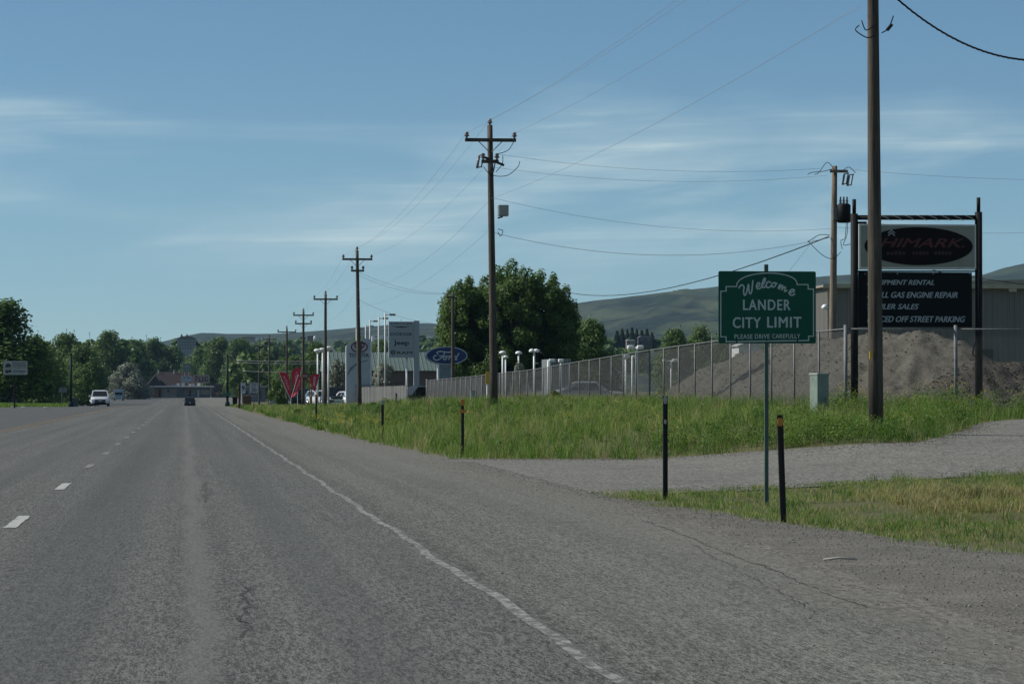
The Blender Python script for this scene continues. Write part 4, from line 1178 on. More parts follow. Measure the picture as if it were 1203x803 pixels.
MB().box((-.10, -.08, -.1), (.10, .08, at(555, 460, 140).z-o.location.z), bev=.015).build('body', M_GREYBOX, o); MB().box((-.12, -.10, at(555, 460, 140).z-o.location.z+.002), (.12, .10, at(555, 459, 140).z-o.location.z+.03), bev=.01).build('cap', M_GREYBOX, o)
# pad box by the fence
BY = 74.0
p = at(962.5, 470, BY); ub = empty('utility_box', (p.x, BY, gz(p.x, BY)), 'pale green metal utility box before the fence, right of town sign', 'utility box', rz=R(26))
zt = at(962, 438, BY).z-ub.location.z
MB().box((-.17, -.15, -.1), (.17, .15, zt-.05), bev=.008).build('body', M_BOXGREEN, ub)
b = MB(); b.box((-.185, -.165, zt-.05), (.185, .165, zt), bev=.012); b.build('lid', M_BOXTOP, ub)
MB().box((.05, -.166, .35), (.09, -.150, .5)).build('latch', M_GALV, ub)

# ------------------------------------------------------------------ chain-link fence
FX = 16.5
def fence_top(y): return float(np.interp(y, [78, 96, 110, 133, 150, 172, 182, 216], [2.93, 2.95, 2.86, 2.62, 2.42, 2.32, 2.26, 2.16]))
cf = empty('chain_link_fence', (FX, 78, gz(FX, 78)), 'long grey chain-link fence on the grassy bank, turning at the black sign', 'fence')
co = cf.location
pts = [(FX, y) for y in np.linspace(216, 78, 42)]
side = [(FX+2.82*k, 78.0) for k in range(1, 6)]
allp = pts+side
def ftop(q): return fence_top(q[1])
mesh = []
def prism_line(a, c, rad, out):
    d = (c-a).normalized(); u = d.cross(Vector((0, 0, 1)) if abs(d.z) < .95 else Vector((1, 0, 0))).normalized(); w = d.cross(u)
    for e in (a, c):
        for k in range(3):
            an = 2.094*k; out.append(e+(u*math.cos(an)+w*math.sin(an))*rad)
mv = []
for k, q in enumerate(allp):
    zb_ = gz(*q); zt_ = ftop(q)
    big = k in (0, len(pts)-1) or k == len(pts)
    MB().tube([(q[0]-co.x, q[1]-co.y, zb_-.3-co.z), (q[0]-co.x, q[1]-co.y, zt_+(.10 if big else .0)-co.z)], .048 if big else .024, 8).build('fence_post', M_GALV, cf, True)
    if k:
        p0 = allp[k-1]; a0 = Vector((p0[0]-co.x, p0[1]-co.y, 0)); a1 = Vector((q[0]-co.x, q[1]-co.y, 0)); L = (a1-a0).length
        zt0 = ftop(p0); zb0 = gz(*p0)
        MB().tube([a0+Vector((0, 0, zt0-co.z)), a1+Vector((0, 0, zt_-co.z))], .018, 6).build('top_rail', M_GALV, cf, True)
        hgt = (zt0+zt_)/2-(zb0+zb_)/2; pitch = .075
        nn = int((L+hgt)/pitch)
        for fam in (0, 1):
            for j in range(nn):
                s0 = -hgt+j*pitch; s1 = s0+hgt; ta, tb = 0.0, 1.0
                if s0 < 0: ta = -s0/hgt
                if s1 > L: tb = (L-s0)/hgt
                if tb-ta < .02: continue
                e = []
                for t in (ta, tb):
                    s = (s0+hgt*t)/L; tz = t if fam == 0 else 1-t
                    zb2 = zb0+(zb_-zb0)*s; zt2 = zt0+(zt_-zt0)*s
                    pt = a0.lerp(a1, s); e.append(Vector((pt.x+(.028 if k <= len(pts)-1 else 0), pt.y-(.0 if k <= len(pts)-1 else .03), zb2+.03+(zt2-zb2-.05)*tz-co.z)))
                prism_line(e[0], e[1], .0024 if q[1] < 105 else .0017, mv)
mvn = np.array([v[:] for v in mv]); nl = len(mvn)//6
fi = np.array([[0, 1, 4, 3], [1, 2, 5, 4], [2, 0, 3, 5]])
o = link('wire_mesh', np_mesh('wire_mesh', mvn, (fi[None]+6*np.arange(nl)[:, None, None]).reshape(-1, 4)), M_MESH, cf); o['kind'] = 'stuff'
# privacy slats woven into the far end
b = MB()
for y in np.arange(176, 216, .10):
    b.box((FX+.06-co.x, y-co.y, gz(FX, y)+.05-co.z), (FX+.066-co.x, y+.075-co.y, fence_top(y)-.06-co.z))
o = b.build('privacy_slats', mat('grey_slats', (0.055, 0.060, 0.060), .7, 0, .2, 3), cf); o['kind'] = 'stuff'
# weathered board fence beyond the gap
bf = empty('board_fence', (FX, 236, gz(FX, 236)), 'pale weathered vertical board fence before the dealership pylons', 'fence')
M_BOARD = mat('pale_boards', (0.17, 0.172, 0.165), .8, 0, .25, 1.2, stretch=(1, 1, .2))
b = MB(); rb = random.Random(3)
for y in np.arange(236, 306, .19):
    zt_ = float(np.interp(y, [236, 306], [at(480, 452.5, 236).z, at(417, 454.5, 306).z])); j = rb.uniform(0, .02)
    b.box((j, y-236, gz(FX, y)-.1-bf.location.z), (.022+j, y-236+.175, zt_+rb.uniform(-.03, .03)-bf.location.z))
o = b.build('boards', M_BOARD, bf); o['kind'] = 'stuff'
for y in np.linspace(236, 306, 15):
    MB().tube([(.09, y-236, -.4), (.09, y-236, 1.55)], .04, 8).build('fence_post', M_GALV, bf, True)
# thin angled wire arms on top of the boards
b = MB()
for y in np.arange(237, 306, 1.6):
    zt_ = float(np.interp(y, [236, 306], [at(480, 452.5, 236).z, at(417, 454.5, 306).z]))-bf.location.z
    b.tube([(.02, y-236, zt_-.05), (-.30, y-236, zt_+.24)], .011, 5)
o = b.build('wire_arms', M_BLACK, bf); o['kind'] = 'stuff'

# ------------------------------------------------------------------ black business sign
HY = 79.2
pl = at(1003.5, 461, HY); prr = at(1149.5, 461, HY)
bs = empty('business_sign', ((pl.x+prr.x)/2, HY, gz((pl.x+prr.x)/2, HY)), 'black pipe-framed business sign with oval logo above a text board', 'sign')
def bz(px, py):
    q = loc(bs, at(px, py, HY)); return (q[0], q[2])
for px, yt in ((1003.5, 234), (1149.5, 232)):
    x, z = bz(px, yt); zs_ = bz(px, yt+17)[1]
    MB().tube([(x, 0, -.4), (x, 0, zs_)], .094, 14).build('post', M_BLACK, bs, True)
    MB().tube([(x, 0, zs_), (x, 0, z)], .050, 12).build('post_tip', M_BLACK, bs, True)
a = bz(1005, 255.5); c = bz(1148, 255.5)
MB().tube([(a[0], 0, a[1]), (c[0], 0, c[1])], .062, 12).build('crossbar', M_BLACK, bs, True)
b = MB(); rg = random.Random(2)
for k in range(9):   # cable wound round the crossbar
    t0 = .1+.1*k; b.tube([(a[0]+(c[0]-a[0])*t0, -.07, a[1]+.06), (a[0]+(c[0]-a[0])*(t0+.05), -.075, a[1]), (a[0]+(c[0]-a[0])*(t0+.08), -.06, a[1]-.07)], .010, 5)
b.build('wound_cable', M_WIREB, bs)
M_CAB = mat('sign_cream', (0.25, 0.25, 0.205), .5, 0, .08, 3); M_OVAL = mat('oval_black', (0.010, 0.007, 0.008), .7, 0, .1, 3, spec=.12); M_LOGORED = mat('logo_red', (0.072, 0.007, 0.008), .5, 0, .08, 6)
a = bz(1007.5, 316); c = bz(1145, 264)
cab = MB().box((a[0], -.16, a[1]), (c[0], .16, c[1]), bev=.012).build('cabinet', M_OFFWHITE, bs)
a2 = bz(1010, 313.5); c2 = bz(1143, 266); MB().box((a2[0], -.168, a2[1]), (c2[0], -.161, c2[1])).build('face', M_CAB, cab)
e = bz(1077.5, 289.5); rx_ = (bz(1141, 0)[0]-bz(1014, 0)[0])/2; rz_ = (bz(0, 266.5)[1]-bz(0, 312.5)[1])/2
MB().prism([(e[0]+rx_*math.cos(t), e[1]+rz_*math.sin(t)) for t in np.linspace(0, 2*math.pi, 49)[:-1]], -.175, -.170).build('oval', M_OVAL, cab)
x0, z0 = bz(1020, 290.5); x1, z1 = bz(1131, 280.5); text_obj('SHIMARK.', x0, x1, z0, z1, -.179, M_LOGORED, cab, 'lettering', .35, .05, 1.0)
M_DIM = mat('dim_red', (0.035, 0.007, 0.008), .5, 0, .1, 6); b = MB()
for k, (xa, xb) in enumerate(((1040, 1063), (1070, 1090), (1096, 1117))):   # worn second line, illegible
    q0 = bz(xa, 299.5); q1 = bz(xb, 295)
    for j in range(5):
        t = j/5; b.box((q0[0]+(q1[0]-q0[0])*t, -.179, q0[1]), (q0[0]+(q1[0]-q0[0])*(t+.14), -.1755, q1[1]-rg.uniform(0, .03)))
b.build('worn_lettering', M_DIM, cab)
b = MB(); M_LOGOW = mat('logo_grey', (0.30, 0.30, 0.30), .5, 0, .05, 5)
for dz in (0, 3.0):
    b.ribbon([bz(1041.5, 277.2-dz), bz(1045.5, 273.8-dz), bz(1049.5, 277.2-dz)], .026, -.1755, th=.003)
b.build('chevron_emblem', M_LOGOW, cab)
a = bz(1008.5, 384); c = bz(1141.5, 320)
bd = MB().box((a[0], -.03, a[1]), (c[0], .03, c[1]), bev=.006).build('text_board', mat('board_black', (0.009, 0.011, 0.013), .7, 0, .1, 3, spec=.12), bs)
M_LET = mat('board_letters', (0.34, 0.38, 0.40), .6, 0, .06, 5)
for s, xr_, y0, y1, xl_ in (('EQUIPMENT RENTAL', 1097, 335.4, 329, 1018.5), ('SMALL GAS ENGINE REPAIR', 1124.5, 349.5, 343.2, 1018.5), ('TRAILER SALES', 1079, 363, 357, 1018.5), ('FENCED OFF STREET PARKING', 1133.5, 378, 371.5, 1018.5)):
    x0, z0 = bz(xl_, y0); x1, z1 = bz(xr_, y1); text_obj(s, x0, x1, z0, z1, -.034, M_LET, bd, 'lettering', .32, .045, 1.0)
for px in (1016, 1054, 1096, 1139):
    x, z = bz(px, 321.5); MB().box((x-.02, -.04, z-.02), (x+.02, -.031, z+.02)).build('bolt', M_GALV, bd)
for py in (318.5, 386):
    a = bz(1005, py); c = bz(1148, py); MB().tube([(a[0], .02, a[1]), (c[0], .02, c[1])], .02, 8).build('mounting_rail', M_BLACK, bs, True)
x, z = bz(1012, 262); MB().box((x-.12, -.10, z-.03), (x+.12, .0, z+.035), bev=.01).build('junction_box', M_BLACK, bs)
loop(bs, [(bz(1145, 400)[0], -.12, bz(0, 400)[1]), (bz(1141, 412)[0], -.14, bz(0, 414)[1]), (bz(1147, 418)[0], -.12, bz(0, 420)[1]), (bz(1149, 440)[0], -.1, bz(0, 440)[1])], .018)

# ------------------------------------------------------------------ gravel piles
def pile(name, ridge, x0, x1, y0, y1, st, m, label, slope, seed, nz=.35):
    X, Y = np.meshgrid(np.arange(x0, x1, st), np.arange(y0, y1, st)); Z = np.full(X.shape, -50.0)
    rd = [Vector(q) for q in ridge]
    for k in range(len(rd)-1):
        for t in np.linspace(0, 1, 9):
            p = rd[k].lerp(rd[k+1], t); d = np.sqrt((X-p.x)**2+((Y-p.y)*.9)**2)
            Z = np.maximum(Z, p.z-slope*(np.sqrt(d*d+.10)-.3))
    n = fbm(X*.9, Y*.9, seed)-.48; n2 = fbm(X*4, Y*4, seed+9, 4)-.48; rl = np.abs(fbm(X*1.6+Y*.3, Y*.5, seed+3)-.48)
    Z = Z+nz*n*1.2+.20*n2-.7*rl+.12*(fbm(X*9, Y*9, seed+17, 3)-.45)
    Z = np.maximum(Z, G(X, Y)-.3)
    nx_ = X.shape[1]; ny_ = X.shape[0]
    ii = (np.arange(ny_-1)[:, None]*nx_+np.arange(nx_-1)[None, :]).ravel()
    po = tag(link(name, np_mesh(name, np.stack([X.ravel(), Y.ravel(), Z.ravel()], 1), np.stack([ii, ii+1, ii+nx_+1, ii+nx_], 1), False), m), label, 'pile')
    # stones and clods lying on the slope
    r = np.random.RandomState(seed); ok = np.argwhere(Z > G(X, Y)+.08); pick = ok[r.randint(0, len(ok), 9000)]
    px_ = X[pick[:, 0], pick[:, 1]]+r.uniform(-.06, .06, 9000); py_ = Y[pick[:, 0], pick[:, 1]]+r.uniform(-.06, .06, 9000); pz_ = Z[pick[:, 0], pick[:, 1]]
    s = .012+.036*r.rand(9000)**5
    oc = np.array([[1, 0, 0], [-1, 0, 0], [0, 1, 0], [0, -1, 0], [0, 0, 1], [0, 0, -.6]], float); f = np.array([[0, 2, 4], [2, 1, 4], [1, 3, 4], [3, 0, 4], [2, 0, 5], [1, 2, 5], [3, 1, 5], [0, 3, 5]])
    Vv = (oc[None]*s[:, None, None]*(.6+.8*r.rand(9000, 6, 1))+np.stack([px_, py_, pz_], 1)[:, None, :]).reshape(-1, 3)
    so = link('clods', np_mesh('clods', Vv, (f[None]+6*np.arange(9000)[:, None, None]).reshape(-1, 3)), m, po); so['kind'] = 'stuff'
    return po
def rp(px, py, Y): return at(px, py+1, Y)
pile('gravel_pile', [rp(778, 462, 121), rp(812, 443, 119), rp(850, 421, 116), rp(900, 408, 113), rp(950, 400, 110), rp(1005, 392, 107), rp(1060, 385, 104), rp(1090, 389, 103), rp(1125, 402, 102), rp(1146, 424, 101)], 16.8, 30, 92, 126, .12, PILE, 'long grey-brown gravel pile behind the chain-link fence', .72, 5)
pile('soil_pile', [rp(1120, 440, 92), rp(1150, 421, 92), rp(1185, 425, 92), rp(1225, 430, 92), rp(1300, 445, 92)], 21, 31.5, 85, 98, .12, DARKPILE, 'low dark soil heap right of the gravel pile, cut by frame', .6, 25, .2)

# ------------------------------------------------------------------ metal building
WY = 136.0
wx0 = at(972.5, 461, WY).x; wb = empty('metal_building', (wx0, WY, gz(wx0, WY)), 'brown-grey ribbed metal building behind the gravel pile', 'building')
H_ = at(1000, 338, WY).z-wb.location.z; Lb = 20.0; Db = 12.0
M_RIB = mat('ribbed_steel', (0.19, 0.178, 0.162), .55, .0, .12, 1.5, stretch=(1, 1, .3)); M_TRIM = mat('roof_trim', (0.40, 0.36, 0.26), .6, 0, .12, 2)
b = MB(); prof = []
x = 0.0
while x < .999:
    prof += [(x, 0), (x+.11, 0), (x+.14, -.045), (x+.21, -.045), (x+.24, 0)]; x += .25
prof = [q for q in prof if q[0] <= 1.0]+[(1.0, 0)]
vv = [(q[0], q[1], 0) for q in prof]+[(q[0], q[1], 1) for q in prof]; nq = len(prof)
pm = bpy.data.meshes.new('wall_panel'); pm.from_pydata(vv, [], [(k, k+1, nq+k+1, nq+k) for k in range(nq-1)]); pm.materials.append(M_RIB); pm.update()
for k in range(20):
    o = link('wall_panel', pm, None, wb); o.location = (k*1.0, 0, -.4); o.scale = (.994, 1, H_+.4)
for k in range(12):
    o = link('wall_panel', pm, None, wb); o.location = (0, k*1.0+1, -.4); o.scale = (.994, 1, H_+.4); o.rotation_euler = (0, 0, -math.pi/2)
MB().add([(.02, .05, -.4), (Lb, .05, -.4), (Lb, Db, -.4), (.02, Db, -.4), (.02, .05, H_), (Lb, .05, H_), (Lb, Db, H_), (.02, Db, H_)], [(0, 1, 5, 4), (1, 2, 6, 5), (2, 3, 7, 6), (3, 0, 4, 7)]).build('wall_liner', M_RIB, wb)
b = MB(); b.prism([(-.25, H_+.02), (Lb+.3, H_+.02), (Lb+.3, H_+.35), (Lb*.5, H_+.42), (-.25, H_+.12)], -.35, Db+.3)
b.build('roof', mat('roof_steel', (0.30, 0.27, 0.21), .5, .2, .1, 2), wb)
MB().box((-.28, -.38, H_-.02), (Lb+.3, -.353, H_+.16)).build('fascia', M_TRIM, wb)
MB().box((-.02, -.06, -.4), (.07, -.046, H_)).build('corner_trim', M_TRIM, wb)
q = at(971.5, 361, WY); MB().lathe([(.04, 0), (.14, .02), (.16, .12), (.08, .22), (0, .24)], (q.x-wx0-.12, -.15, q.z-wb.location.z-.1), 10).build('wall_lamp', M_WHITE, wb, True)
q0 = at(1151, 423, WY); q1 = at(1165, 410, WY); MB().box((q0.x-wx0, -.25, q0.z-wb.location.z), (q1.x-wx0, -.046, q1.z-wb.location.z), bev=.02).build('electrical_cabinet', mat('cab_dark', (0.03, 0.05, 0.045), .5), wb)
q0 = at(1165, 425, WY); MB().box((q0.x-wx0, -.07, q0.z-wb.location.z-.04), (Lb, -.046, q0.z-wb.location.z+.01)).build('wall_rail', M_TRIM, wb)
for k in range(7):
    MB().box((2+3*k, -.41, H_-.16), (2.35+3*k, -.384, H_-.03)).build('gutter_clip', M_TRIM, wb)
# white roofed shed corner seen through the fence under the town sign
q = at(868, 405, 165); sh = empty('white_shed', (q.x, 165, gz(q.x, 165)), 'small white shed corner seen just below the town sign', 'shed')
hz = at(868, 403, 165).z-sh.location.z
MB().box((0, 0, -.2), (1.2, 2.2, hz-.15)).build('wall', M_WHITE, sh); MB().prism([(-.12, hz-.148), (1.32, hz-.148), (.6, hz+.12)], -.1, 2.3).build('roof', M_OFFWHITE, sh)
MB().box((.4, -.02, -.1), (.85, -.002, hz-.5)).build('door', M_GREYBOX, sh)
# ------------------------------------------------------------------ dealership
M_PANEL = mat('sign_silver', (0.30, 0.34, 0.37), .5, .0, .06, 2); M_PANELW = mat('pylon_white', (0.40, 0.45, 0.49), .5, 0, .06, 2)
M_INK = mat('sign_ink', (0.03, 0.035, 0.04), .5, 0, .05, 4); M_FBLUE = mat('oval_blue', (0.006, 0.022, 0.115), .35, 0, .08, 2); M_LOGO_R = mat('emblem_red', (0.13, 0.02, 0.03), .5, 0, .05, 4)
def mk(name, px, Y, label, cat, group=None, zb=None):
    p = at(px, 461, Y); return empty(name, (p.x, Y, gz(p.x, Y) if zb is None else zb), label, cat, group)
def L2(o, px, py):
    q = at(px, py, o.location.y); return (q.x-o.location.x, q.z-o.location.z)
# curved white pylon
DY1 = 305.0
o = mk('pylon_sign', 421.5, DY1, 'tall white pylon with curved top and ringed oval emblem', 'sign')
top = [L2(o, x, y) for x, y in ((436.0, 399.0), (433, 397.8), (428, 397.6), (422, 398.6), (415, 401.0), (410.5, 403.2), (407.2, 405.5))]
x0 = L2(o, 407.2, 0)[0]; x1 = L2(o, 436, 0)[0]
MB().prism([(x0, -.2), (x1, -.2)]+top, -.25, .25).build('panel', M_PANELW, o)
for x in (407.2, 436):
    xx = L2(o, x, 0)[0]; zt = L2(o, 0, 405.5 if x < 420 else 399)[1]
    MB().box((xx-.06, -.28, -.2), (xx+.06, .28, zt), bev=.01).build('edge_trim', M_WHITE, o)
def ell(cx, cy, rx, ry, n=36): return [(cx+rx*math.cos(t), cy+ry*math.sin(t)) for t in np.linspace(0, 2*math.pi, n+1)[:-1]]
b = MB()
for (cx, cy, rx, ry) in ((422, 407.5, 9.3, 6.0), (422, 405.6, 5.4, 3.2), (422, 407.5, 2.4, 5.4)):
    b.ribbon([L2(o, *q) for q in ell(cx, cy, rx, ry)], .13, -.25, closed=True, th=.01)
b.build('emblem', M_LOGO_R, o)
q0 = L2(o, 410, 419.3); q1 = L2(o, 433, 415); text_obj('TOYOTA', q0[0], q1[0], q0[1], q1[1], -.262, M_INK, o, 'lettering', 0, .05)
b = MB(); sw = [(408.4, 438.5), (411, 432), (417, 427.2), (425, 424), (432, 422.3)]; lo_ = [(432, 423.2), (425, 425.5), (417, 430), (411.5, 436), (408.4, 441)]
b.prism([L2(o, *q) for q in sw+lo_], -.262, -.252); b.build('swoosh', mat('swoosh_grey', (0.16, 0.19, 0.22), .5), o)
# four-name board on post and pillar
o = mk('brand_sign', 475, 300, 'grey four-panel sign board with a wide right pillar', 'sign')
x0, zt = L2(o, 456.5, 376.5); x1, zb_ = L2(o, 486.0, 419.5); x2 = L2(o, 492.6, 0)[0]
MB().box((x1, -.32, -.3), (x2, .32, zt), bev=.02).build('pillar', M_PANEL, o)
ys_ = [376.5, 387.3, 397.3, 408.6, 419.5]
for k in range(4):
    MB().box((x0, -.26, L2(o, 0, ys_[k+1])[1]+.02), (x1-.005, .26, L2(o, 0, ys_[k])[1]-.0), bev=.012).build('sign_panel', M_PANEL, o)
xx = L2(o, 478, 0)[0]; MB().tube([(xx, 0, -.3), (xx, 0, zb_)], .09, 10).build('post', M_WHITE, o, True)
xx = L2(o, 471.5, 0)[0]; MB().tube([(xx, 0, zt), (xx, 0, zt+.08)], .06, 8).build('lifting_eye', M_PANEL, o)
def st(s, xa, xb, ya_, yb_, bold=.03, sh=0.0, sp=1.0):
    q0 = L2(o, xa, yb_); q1 = L2(o, xb, ya_); text_obj(s, q0[0], q1[0], q0[1], q1[1], -.266, M_INK, o, 'lettering', sh, bold, sp)
st('CHRYSLER', 459, 483.5, 379.0, 381.0, .03, 0, 1.2); st('DODGE', 458.5, 483.5, 390.8, 393.8, .06); st('Jeep', 462.5, 480, 400, 406.5, .06); st('RAM', 466, 484, 412.6, 415.8, .07, .1)
b = MB(); b.prism([L2(o, *q) for q in ((460, 382.8), (468, 383.6), (471, 383.0), (474, 383.6), (482.5, 382.8), (475, 384.8), (467, 384.8))], -.27, -.262); b.build('wing_emblem', M_INK, o)
b = MB(); b.prism([L2(o, *q) for q in ((458.6, 411.4), (464.4, 411.4), (464.2, 414.5), (461.5, 417.2), (458.8, 414.5))], -.268, -.262); b.build('shield_emblem', M_INK, o)
b = MB(); b.ribbon([L2(o, *q) for q in ((459.6, 412.4), (461.5, 413.6), (463.4, 412.4))], .05, -.268, th=.004); b.ribbon([L2(o, *q) for q in ((461.5, 413.4), (461.5, 416))], .05, -.268, th=.004); b.build('shield_mark', M_PANEL, o)
# blue oval
o = mk('oval_sign', 523, 232, 'blue oval sign with white script on a pale pillar', 'sign')
def f5(zx_, zy_): return L2(o, 500+zx_/6.015, 380+zy_/6.015)
c0 = f5(147, 226); rx = f5(295, 0)[0]-c0[0]; rz = f5(0, 160)[1]-c0[1]
MB().prism(ell(c0[0], c0[1], rx, rz, 48), -.3, .3).build('oval', M_FBLUE, o)
MB().ribbon(ell(c0[0], c0[1], rx*.965, rz*.93, 60), .06, -.3, closed=True, th=.006).build('rim', M_PANELW, o)
b = MB()
for stq in ([(88, 216), (78, 205), (95, 196), (125, 199), (160, 203), (178, 196)], [(136, 202), (120, 228), (100, 248), (74, 258), (54, 246), (60, 228), (76, 226)], [(92, 226), (110, 230), (126, 224)],
            [(140, 230), (126, 236), (124, 250), (136, 254), (146, 244), (140, 230), (156, 232)], [(158, 232), (170, 230), (160, 254)], [(166, 240), (180, 229), (188, 232)],
            [(214, 232), (200, 234), (192, 246), (200, 255), (214, 244)], [(234, 208), (220, 232), (210, 252), (222, 252)]):
    MB().ribbon(catmull([Vector(f5(*p)) for p in stq], 5), .085, -.3, th=.008).build('letter_stroke', M_PANELW, o)
xa = L2(o, 516, 0)[0]; xb = L2(o, 531, 0)[0]; MB().box((xa, -.25, -.3), (xb, .25, c0[1]-rz+.1), bev=.02).build('pillar', mat('pillar_blue', (0.16, 0.21, 0.25), .5), o)
MB().box((xa-.14, -.28, -.3), (xa-.01, .28, c0[1]-rz+.06)).build('pillar_trim', M_WHITE, o)

# tall lot lights with flat heads
for k, (px, yt, xe, Y) in enumerate(((452.4, 367.5, 464.5, 296), (444.8, 372, 456, 330), (434.5, 375.5, 443.8, 372), (429.5, 381.5, 439, 405), (418.6, 385.5, 427, 440))):
    o = mk('lot_light', px, Y, ['tallest flat-headed lot light, just left of the four-panel sign', 'second tallest flat-headed lot light left of the four-panel sign', 'third tallest flat-headed lot light, above the curved pylon right edge', 'fourth tallest flat-headed lot light, above the curved pylon', 'lowest flat-headed lot light, beside the crossarmed pole'][k], 'lamp post', 'flat-headed lot lights at the dealership')
    h = L2(o, px, yt)[1]; w = L2(o, xe, yt)[0]
    MB().tube([(0, 0, -.2), (0, 0, h)], [.085, .07], 8).build('pole', M_OFFWHITE, o, True)
    MB().tube([(0, 0, h-.18), (w*.45, 0, h-.16)], .05, 6).build('arm', M_OFFWHITE, o)
    MB().box((w*.4, -.25, h-.26), (w, .25, h-.06), bev=.03).build('lamp_head', M_GREYBOX, o)
# white globe lamps by the banners
for k, (px, yt, Y) in enumerate(((373.2, 409.5, 300), (379.0, 408.5, 318), (385.8, 406.5, 285))):
    o = mk('globe_lamp', px, Y, ['left of the three white globe lamps behind the red banners', 'middle of the three white globe lamps behind the red banners', 'right of the three white globe lamps, highest, by the crossarmed pole'][k], 'lamp post', 'white globe lamps')
    h = L2(o, px, yt)[1]
    MB().tube([(0, 0, -.2), (0, 0, h-.3)], .075, 8).build('pole', M_WHITE, o, True)
    MB().lathe([(.08, -.42), (.2, -.36), (.36, -.2), (.36, -.1), (.22, -.02), (0, 0)], (0, 0, h), 12).build('lamp_head', M_WHITE, o, True)
# low dome lamps and flat twin lamps seen over and through the fence
DL = [(590.5, 411.8, 200, 1, 8.5, 'single dome lamp right beside the grey-box pole, in front'), (594.0, 417.2, 228, 1, 6.5, 'smaller single dome lamp just behind the one beside the grey-box pole'), (609.3, 412.2, 205, 1, 8.0, 'single dome lamp standing in front of the big tree'), (627.5, 409.5, 176, 2, 12.0, 'double dome lamp in front of the big tree')]
for px, yt, Y, nh, w, lab in DL:
    o = mk('dome_lamp', px, Y, lab, 'lamp post', 'white dome lamps beyond the fence'); h = L2(o, px, yt)[1]
    MB().tube([(0, 0, -.2), (0, 0, h-.12)], .055, 8).build('pole', M_WHITE, o, True)
    wd = w*mpp(Y)
    for s in ([0] if nh == 1 else [-.22, .22]):
        rr0 = wd/2 if nh == 1 else wd*.30
        MB().lathe([(rr0*.8, -.2), (rr0, -.17), (rr0*.96, -.09), (rr0*.6, -.02), (0, 0)], (s*wd, 0, h), 12).build('lamp_head', M_WHITE, o, True)
TL = [(748.0, 405.5, 150, [(-11, -4.0), (.5, 8)], 'white twin-headed flat lamp nearest above the fence middle'), (735.2, 416.8, 175, [(-2.5, 4.5)], 'single-headed white lamp left of the near twin lamp'), (742.8, 417.2, 190, [(-.5, 4.5)], 'small single-headed white lamp right behind the near twin lamp pole'), (788.5, 421.5, 200, [(-10, -7), (2, 9)], 'distant white twin lamp above the gravel pile left slope'), (644.0, 421.5, 200, [(1, 8)], 'bent-arm white lamp left of the pale panel beyond the fence'), (659.0, 421.5, 178, [(-3, 3)], 'white flat lamp in front of the pale panel beyond the fence')]
for px, yt, Y, hd, lab in TL:
    o = mk('flat_lamp', px, Y, lab, 'lamp post', 'white flat-headed lamps beyond the fence'); h = L2(o, px, yt)[1]
    MB().tube([(0, 0, -.2), (0, 0, h-.08)], .058, 8).build('pole', M_WHITE, o, True)
    a = min(q[0] for q in hd)*mpp(Y); c = max(q[1] for q in hd)*mpp(Y)
    MB().tube([(a*.6, 0, h-.12), (c*.6, 0, h-.12)], .03, 6).build('arm', M_WHITE, o)
    for xa, xb in hd:
        MB().box((xa*mpp(Y), -.16, h-.19), (xb*mpp(Y), .16, h), bev=.045).build('lamp_head', M_WHITE, o, True)
# pale ribbed panel (parked trailer side) beyond the fence
o = mk('box_trailer', 661, 215, 'pale ribbed box trailer behind the fence below the big tree', 'trailer')
x0, zt = L2(o, 646, 421.5); x1, _ = L2(o, 671, 0)
MB().box((x0, 0, .55), (x1, 5, zt), bev=.04).build('box', mat('trailer_grey', (0.15, 0.17, 0.18), .7), o)
for k in range(9):
    xx = x0+.08+(x1-x0-.16)*k/8; MB().box((xx-.02, -.035, .6), (xx+.02, -.002, zt-.05)).build('rib', M_GREYBOX, o)
for s in (x0+.25, x1-.25):
    w = MB(); w.tube([(s-.12, 3.4, .36), (s+.12, 3.4, .36)], .36, 16); w.build('wheel', M_TYRE, o)
# green-roofed dealership hall
o = mk('dealership_building', 470, 392, 'long low building with pale green ribbed roof behind the dealership signs', 'building')
x0 = L2(o, 382, 0)[0]; x1 = L2(o, 585, 0)[0]; ze = L2(o, 0, 435)[1]; zr_ = L2(o, 0, 418)[1]
MB().box((x0+.4, 0, -.3), (x1-.4, 14, ze-.02)).build('wall', mat('brown_wall', (0.13, 0.10, 0.085), .8, 0, .15, 1), o)
M_GROOF = mat('green_roof', (0.075, 0.115, 0.105), .7, .0, .1, 1)
MB().add([(x0, -.6, ze), (x1, -.6, ze), (x1, 7, zr_+.6), (x0, 7, zr_+.6), (x0, 14.6, ze), (x1, 14.6, ze)], [(0, 1, 2, 3), (3, 2, 5, 4), (0, 3, 4), (1, 5, 2)]).build('roof', M_GROOF, o)
rm = MB(); rm.add([(-.035, -.6, ze+.01), (.035, -.6, ze+.01), (.035, 7, zr_+.61), (-.035, 7, zr_+.61), (-.035, -.6, ze+.07), (.035, -.6, ze+.07), (.035, 7, zr_+.67), (-.035, 7, zr_+.67)], [(4, 5, 6, 7), (0, 1, 5, 4), (0, 4, 7, 3), (1, 2, 6, 5)])
first = None; M_SEAM = mat('roof_seam', (0.12, 0.17, 0.16), .7, .0, .1, 1)
for k in range(int((x1-x0)/.5)):
    if first is None: first = rm.build('roof_seam', M_SEAM, o); q = first
    else: q = first.copy(); COL.objects.link(q); q.parent = o
    q.location = (x0+.25+.5*k, 0, 0)
for k in range(7):
    xx = x0+1.2+k*2.9; w = MB().box((xx, -.06, .7), (xx+1.6, -.01, 2.1)).build('window', M_GLASS, o); MB().box((xx-.08, -.09, .62), (xx+1.68, -.065, .70)).build('sill', M_OFFWHITE, w)

